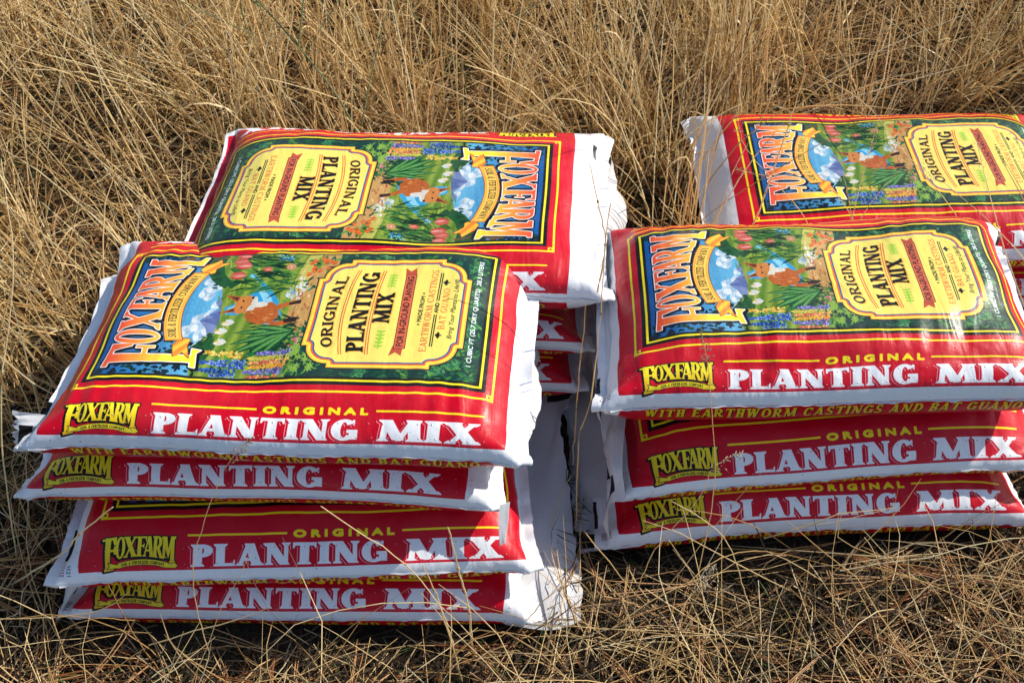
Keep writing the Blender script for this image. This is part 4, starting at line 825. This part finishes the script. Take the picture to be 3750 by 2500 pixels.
# seed heads on some of the stems
def spikelets(tips, dirs, per, spread, size, rg=rng):
    n = len(tips); s = rg.uniform(0, 1, (n, per)); base = tips[:, None] - dirs[:, None]*(s*.05*spread)[..., None]
    d = dirs[:, None]*.75 + rg.normal(0, .5, (n, per, 3)); d /= np.linalg.norm(d, axis=2)[..., None]; base = base + rg.normal(0, .0028*size, (n, per, 3))*(.5 + s)[..., None]
    ln = rg.uniform(.003, .007, (n, per, 1))*size; sd_ = np.cross(d, rg.normal(size=(n, per, 3))); sd_ /= np.linalg.norm(sd_, axis=2)[..., None]; s2 = np.cross(d, sd_)
    wd = .0007*size; mid = base + d*ln*.45
    V = np.stack([base, mid + sd_*wd, mid - sd_*wd*.6 + s2*wd, mid - sd_*wd*.6 - s2*wd, base + d*ln], 2).reshape(-1, 3)
    b = np.arange(n*per)[:, None]*5; F = np.concatenate([b + np.array([[a, c, e]]) for a, c, e in ((0, 1, 2), (0, 2, 3), (0, 3, 1), (4, 2, 1), (4, 3, 2), (4, 1, 3))])
    return V, F, np.repeat(np.repeat(rg.uniform(0, 1, n), per), 5)
hd = rng.uniform(size=len(P)) < .085; tp = P[hd, -1]; dr = tp - P[hd, -3]; dr /= np.linalg.norm(dr, axis=1)[:, None]
v, f, t = spikelets(tp, dr, 22, 1.1, 1.0)
tag(mesh_obj('grass_seed_heads', v, f, m_head, tint=t, smooth=False), 'pale feathery seed heads on the tall dry grass', 'seed heads', kind='stuff')
# pine needles in threes
front = lambda x, y: np.clip(.55 + .45*(y < 1.0) + .25*(x > 0), 0, 1)*(.45 + .55*clump(x, y, 2.3, 2.0))
x, y = scatter(4600, dens=front); n = len(x); L = rng.uniform(.11, .19, n); az = rng.uniform(0, 6.28, n); el = rng.normal(.10, .16, n); sag = rng.normal(.15, .25, n); cu = rng.normal(0, .35, n); z = gz(x, y) + rng.exponential(.012, n) + .006; ti = rng.beta(2.2, 1.8, n)
parts = []
for k3 in range(3):
    P3 = curve_lines(x, y, z, az + rng.normal(0, .05, n), el + rng.normal(0, .03, n), L*rng.uniform(.94, 1, n), sag, 6, cu + rng.normal(0, .05, n)); P3[:, :, 2] = np.maximum(P3[:, :, 2], .003); ok = clear(P3); P3 = P3[ok]
    parts.append(tubes(P3, np.outer(rng.uniform(.0008, .0012, len(P3)), [1.2, 1, 1, 1, .9, .4]), np.clip(ti[ok] + rng.normal(0, .06, len(P3)), 0, 1)))
v, f, t = join(parts)
tag(mesh_obj('pine_needles', v, f, m_needle, tint=t), 'long reddish brown pine needles fallen over the ground', 'pine needles', kind='stuff')
# fresh green grass low in the thatch
gd = lambda x, y: .15 + .85*(clump(x, y, 3.7, 5.0) > .62)
x, y = scatter(7000, dens=gd); n = len(x)
P4 = curve_lines(x, y, gz(x, y), rng.uniform(0, 6.28, n), rng.normal(1.1, .3, n), rng.uniform(.02, .07, n)*(1 + 1.2*back(x, y)*rng.uniform(0, 1, n)), rng.uniform(.2, 1.6, n), 5); P4 = P4[clear(P4)]
a4 = blades(P4, np.outer(rng.uniform(.0006, .0015, len(P4)), [1, 1, .9, .6, .1]), rng.beta(1.6, 2.2, len(P4)))
tag(mesh_obj('green_grass', *a4[:2], m_green, tint=a4[2], smooth=False), 'short green grass blades sprouting low between the dry stems', 'green grass', kind='stuff')
print('grass', round(time.time() - _t0, 1))

# ---------------------------------------------------------------- single stalks that stand out against the bags
def smooth_line(pts, k):
    P = np.array(pts, float); d = np.r_[0, np.cumsum(np.linalg.norm(np.diff(P, axis=0), axis=1))]; a = np.linspace(0, d[-1], k)
    i = np.clip(np.searchsorted(d, a, side='right') - 1, 0, len(P) - 2); f = ((a - d[i])/(d[i + 1] - d[i]))[:, None]
    Q = np.concatenate([2*P[:1] - P[1:2], P, 2*P[-1:] - P[-2:-1]]); p0, p1, p2, p3 = Q[i], Q[i + 1], Q[i + 2], Q[i + 3]
    return .5*(2*p1 + (p2 - p0)*f + (2*p0 - 5*p1 + 4*p2 - p3)*f*f + (3*p1 - p0 - 3*p2 + p3)*f**3)
rs = np.random.default_rng(9)
def stalk(label, pts, r=.0011, head=0, tint=.75, hs=1.0, name='grass_stalk', cat='grass stalk', mat=None, group='single dry stalks crossing the bags'):
    P = smooth_line(pts, 22); P[1:-1] += rs.normal(0, .0006, (20, 3)); org = P[0].copy(); root = bpy.data.objects.new(name, None); C.link(root); root.location = org; root.empty_display_size = .03
    tag(root, label, cat, group); Pl = (P - org)[None]
    v, f, t = tubes(Pl, np.linspace(r, r*.45, 22)[None], np.array([tint]), 6); mesh_obj('stem', v, f, mat or m_straw, root, tint=t)
    # joint halfway up
    for q in (8, 15):
        c = P[q] - org; dn = P[q + 1] - P[q - 1]; dn /= np.linalg.norm(dn); v, f, t = tubes(np.array([[c - dn*.0022, c, c + dn*.0022]]), np.array([[r*.8, r*1.45, r*.8]]), np.array([tint*.5]), 6)
        mesh_obj('node', v, f, mat or m_straw, root, tint=t)
    if head:
        dn = P[-1] - P[-4]; dn /= np.linalg.norm(dn); v, f, t = spikelets((P[-1] - org)[None], dn[None], int(34*head), 1.0*head**.5*1.1, 1.15*hs, rs); mesh_obj('seed_head', v, f, m_head, root, tint=t, smooth=False)
    return root
ST = [
 ('tall thin stalk with a seed head standing before the front right stack', [(0.282, 0.8, 0.0), (0.274, 0.8, 0.293), (0.247, 0.8, 0.468), (0.227, 0.8, 0.57), (0.214, 0.8, 0.613)], .0008, 1.4, .8),
 ('thin stalk with a pale seed head crossing the front left stack', [(-0.451, 0.70, 0.0), (-0.428, 0.70, 0.22), (-0.391, 0.705, 0.35), (-0.325, 0.706, 0.498), (-0.291, 0.7, 0.545)], .0008, 1.2, .8),
 ('thick bare stalk rising before the letter X of the front left stack', [(-0.06, 0.712, 0.0), (-0.059, 0.694, 0.174), (-0.069, 0.677, 0.315), (-0.075, 0.66, 0.43)], .0019, 0, .9),
 ('short leaning stalk beside the thick one, front left stack', [(-0.083, 0.712, 0.0), (-0.098, 0.701, 0.165), (-0.106, 0.691, 0.249), (-0.113, 0.68, 0.313)], .0015, 0, .8),
 ('long slanting stalk running up left across three bags', [(-0.073, 0.668, 0.0), (-0.089, 0.656, 0.219), (-0.1, 0.644, 0.302), (-0.13, 0.632, 0.403), (-0.204, 0.62, 0.533)], .0011, 0, .85),
 ('thick bent straw reaching in from the left edge', [(-0.809, 0.819, 0.0), (-0.657, 0.799, 0.148), (-0.605, 0.78, 0.225), (-0.523, 0.76, 0.324)], .0024, 0, .95),
 ('tallest brown stalk rising from the gap between the stacks', [(0.105, 0.93, 0.03), (0.1, 0.94, 0.24), (0.114, 0.968, 0.268), (0.123, 1.006, 0.319), (0.129, 1.044, 0.413), (0.131, 1.082, 0.498), (0.138, 1.12, 0.539)], .0014, 0, .55),
 ('forked brown stalk leaning left over the white bag end', [(0.128, 1.1, 0.385), (0.137, 1.133, 0.453), (0.126, 1.167, 0.499), (0.112, 1.2, 0.547)], .0015, 0, .6),
 ('thin brown stalk standing against the shaded rear bags', [(0.099, 1.0, 0.09), (0.099, 1.0, 0.283), (0.101, 1.01, 0.36), (0.103, 1.02, 0.439)], .0011, 0, .5),
 ('straight stalk rising in front of the tall printed title, rear right bag', [(0.40, 1.39, 0.2), (0.432, 1.4, 0.275), (0.452, 1.417, 0.408), (0.466, 1.433, 0.509), (0.472, 1.45, 0.554)], .0017, 0, .8),
 ('short upright stalk in the middle of the rear right picture', [(0.61, 1.395, 0.2), (0.602, 1.4, 0.275), (0.579, 1.4, 0.338), (0.562, 1.4, 0.382)], .0009, 0, .7),
 ('stalk with a seed head leaning right over the rear right picture', [(0.6, 1.395, 0.2), (0.602, 1.4, 0.275), (0.608, 1.425, 0.365), (0.617, 1.45, 0.445)], .0010, 1.1, .8),
 ('arched stalk with a drooping seed head near the rear right bag title', [(0.62, 1.39, 0.2), (0.605, 1.4, 0.275), (0.541, 1.4, 0.356), (0.522, 1.4, 0.375), (0.43, 1.4, 0.372), (0.379, 1.4, 0.385)], .0008, 1.8, .8),
 ('leftmost long stalk rising across the rear right bag', [(0.35, 1.40, 0.0), (0.37, 1.42, 0.262), (0.391, 1.447, 0.358), (0.431, 1.473, 0.456), (0.449, 1.5, 0.54)], .0012, 0, .85),
 ('long fine stalk slanting up left across the whole rear right picture', [(0.80, 1.39, 0.2), (0.786, 1.4, 0.282), (0.646, 1.417, 0.426), (0.582, 1.433, 0.492), (0.489, 1.45, 0.542)], .0007, 0, .9),
 ('fine stalk fanning left from the rear right tuft', [(0.54, 1.39, 0.2), (0.521, 1.4, 0.275), (0.398, 1.407, 0.415), (0.378, 1.413, 0.454), (0.365, 1.42, 0.492)], .0008, .9, .8),
 ('fine stalk bending right towards the yellow label, rear right bag', [(0.6, 1.39, 0.2), (0.617, 1.4, 0.275), (0.665, 1.4, 0.393), (0.726, 1.4, 0.361)], .0007, .9, .8),
 ('fuzzy thick seed spike in the bottom foreground', [(0.209, 0.668, 0.0), (0.22, 0.646, 0.196), (0.224, 0.623, 0.336), (0.224, 0.6, 0.445)], .0010, 2.6, .6),
 ('bent stalk arching before the lowest right bag', [(0.374, 0.729, 0.0), (0.361, 0.739, 0.047), (0.338, 0.75, 0.119), (0.298, 0.76, 0.233), (0.256, 0.77, 0.282), (0.212, 0.78, 0.309)], .0010, 0, .85),
 ('fine stalk slanting over the wide white end flap', [(0.116, 0.744, 0.0), (0.104, 0.736, 0.079), (0.066, 0.728, 0.166), (0.036, 0.72, 0.229)], .0009, 0, .6),
 ('fine stalk crossing the white end flap the other way', [(0.005, 0.742, 0.0), (0.04, 0.738, 0.104), (0.069, 0.719, 0.187), (0.128, 0.7, 0.266)], .0009, 0, .75),
 ('small seed head poking up behind the top front left bag', [(-0.11, 1.30, 0.2), (-0.118, 1.29, 0.30), (-0.128, 1.29, 0.345), (-0.138, 1.29, 0.37)], .0008, .7, .9),
 ('fine stalk with a seed head leaning across the lowest right bag', [(0.19, 0.8, 0.0), (0.207, 0.8, 0.145), (0.253, 0.8, 0.279), (0.265, 0.8, 0.359), (0.295, 0.8, 0.388)], .0007, .9, .8),
 ('tall pale stalk at the left edge of the grass', [(-0.79, 0.85, 0.0), (-0.722, 0.913, 0.325), (-0.658, 0.987, 0.524), (-0.65, 1.06, 0.66)], .0013, 0, .95),
 ('short stalk standing at the lower right before the ground litter', [(0.23, 0.62, 0.0), (0.20, 0.63, .08), (.183, .635, .17)], .0014, 0, .9),
 ('brown reed crossing the lowest left bag corner', [(-0.50, .66, 0.0), (-0.535, 0.69, 0.10), (-0.555, 0.72, 0.20)], .0011, 0, .3),
 ('curled straw lying before the lowest left bag', [(-.72, .70, .02), (-.66, .715, .07), (-.60, .72, .10), (-.55, .725, .085)], .0010, 0, .5),
]
for a_ in ST: stalk(a_[0], a_[1], min(max(a_[2], .0008), .0019), a_[3], a_[4])
# green branching weed at the back left
def weed(label, lines, r):
    org = np.array(lines[0][0]); root = bpy.data.objects.new('green_weed', None); C.link(root); root.location = org; root.empty_display_size = .05
    tag(root, label, 'weed', 'green weeds among the dry grass')
    for k, l in enumerate(lines):
        P = smooth_line(l, 18) - org; v, f, t = tubes(P[None], np.linspace(r, r*.5, 18)[None]*(1 if k == 0 else .75), np.array([rs.uniform(.3, 1)]), 6); mesh_obj('stem' if k == 0 else 'branch', v, f, m_weed, root, tint=t)
weed('tallest green branching weed stem among the dry grass behind the rear left stack', [[(-.28, 1.66, 0), (-.31, 1.70, .25), (-.42, 1.80, .38), (-.60, 2.0, .45), (-.72, 2.12, .47)], [(-.31, 1.70, .22), (-.27, 1.78, .36), (-.22, 1.85, .46), (-.05, 1.95, .52)], [(-.42, 1.80, .38), (-.40, 1.9, .48), (-.36, 2.0, .55)], [(-.5, 1.88, .42), (-.56, 1.86, .5), (-.6, 1.9, .58)]], .0024)
weed('slimmer green weed leaning left near the upper edge', [[(-.48, 1.85, 0), (-.50, 1.88, .2), (-.56, 1.95, .38), (-.50, 2.0, .55)], [(-.50, 1.88, .2), (-.42, 1.9, .32), (-.34, 1.95, .42)], [(-.54, 1.93, .33), (-.66, 1.9, .42), (-.74, 1.88, .5)]], .0018)
weed('thin green weed at the far middle, curving right', [[(-.12, 2.0, 0), (-.10, 1.98, .2), (-.04, 1.95, .33), (.10, 1.98, .40)], [(-.10, 1.98, .2), (-.18, 1.94, .33), (-.22, 1.93, .42)]], .0016)
# pine cone in the shade at the left
cr = bpy.data.objects.new('pine_cone', None); C.link(cr); cr.location = (-.86, 1.14, .035); cr.rotation_euler = (rad(80), 0, rad(60))
tag(cr, 'dark open pine cone lying in the shaded grass left of the stacks', 'pine cone')
m_cone, _, _, _, b_ = new_mat('pine_cone_scale'); b_.inputs['Base Color'].default_value = (.075, .045, .03, 1); b_.inputs['Roughness'].default_value = .8
cs_me = None
for k in range(70):
    t = k/69; a = k*2.39996; r0 = .034*math.sin(math.pi*(.12 + .80*t))**.8
    if cs_me is None:
        bm = bmesh.new(); pts = [(0, -.003, 0), (.012, -.009, .004), (.022, -.007, .009), (.026, 0, .012), (.022, .007, .009), (.012, .009, .004), (0, .003, 0)]
        up = [bm.verts.new(p) for p in pts]; lo = [bm.verts.new((p[0], p[1]*.9, p[2] - .003)) for p in pts]
        bm.faces.new(up); bm.faces.new(lo[::-1])
        for i_ in range(7): bm.faces.new((up[i_], lo[i_], lo[(i_ + 1) % 7], up[(i_ + 1) % 7]))
        cs_me = bpy.data.meshes.new('cone_scale'); bm.to_mesh(cs_me); bm.free(); cs_me.materials.append(m_cone)
    o = bpy.data.objects.new('cone_scale', cs_me); C.link(o); o.parent = cr; sc_ = .5 + .6*math.sin(math.pi*(.1 + .85*t)); o.scale = (sc_,)*3
    o.location = (r0*.35*math.cos(a), r0*.35*math.sin(a), -.04 + .085*t); o.rotation_euler = (0, -.5 - t*.5 + .35, a)
print('scene built', round(time.time() - _t0, 1))
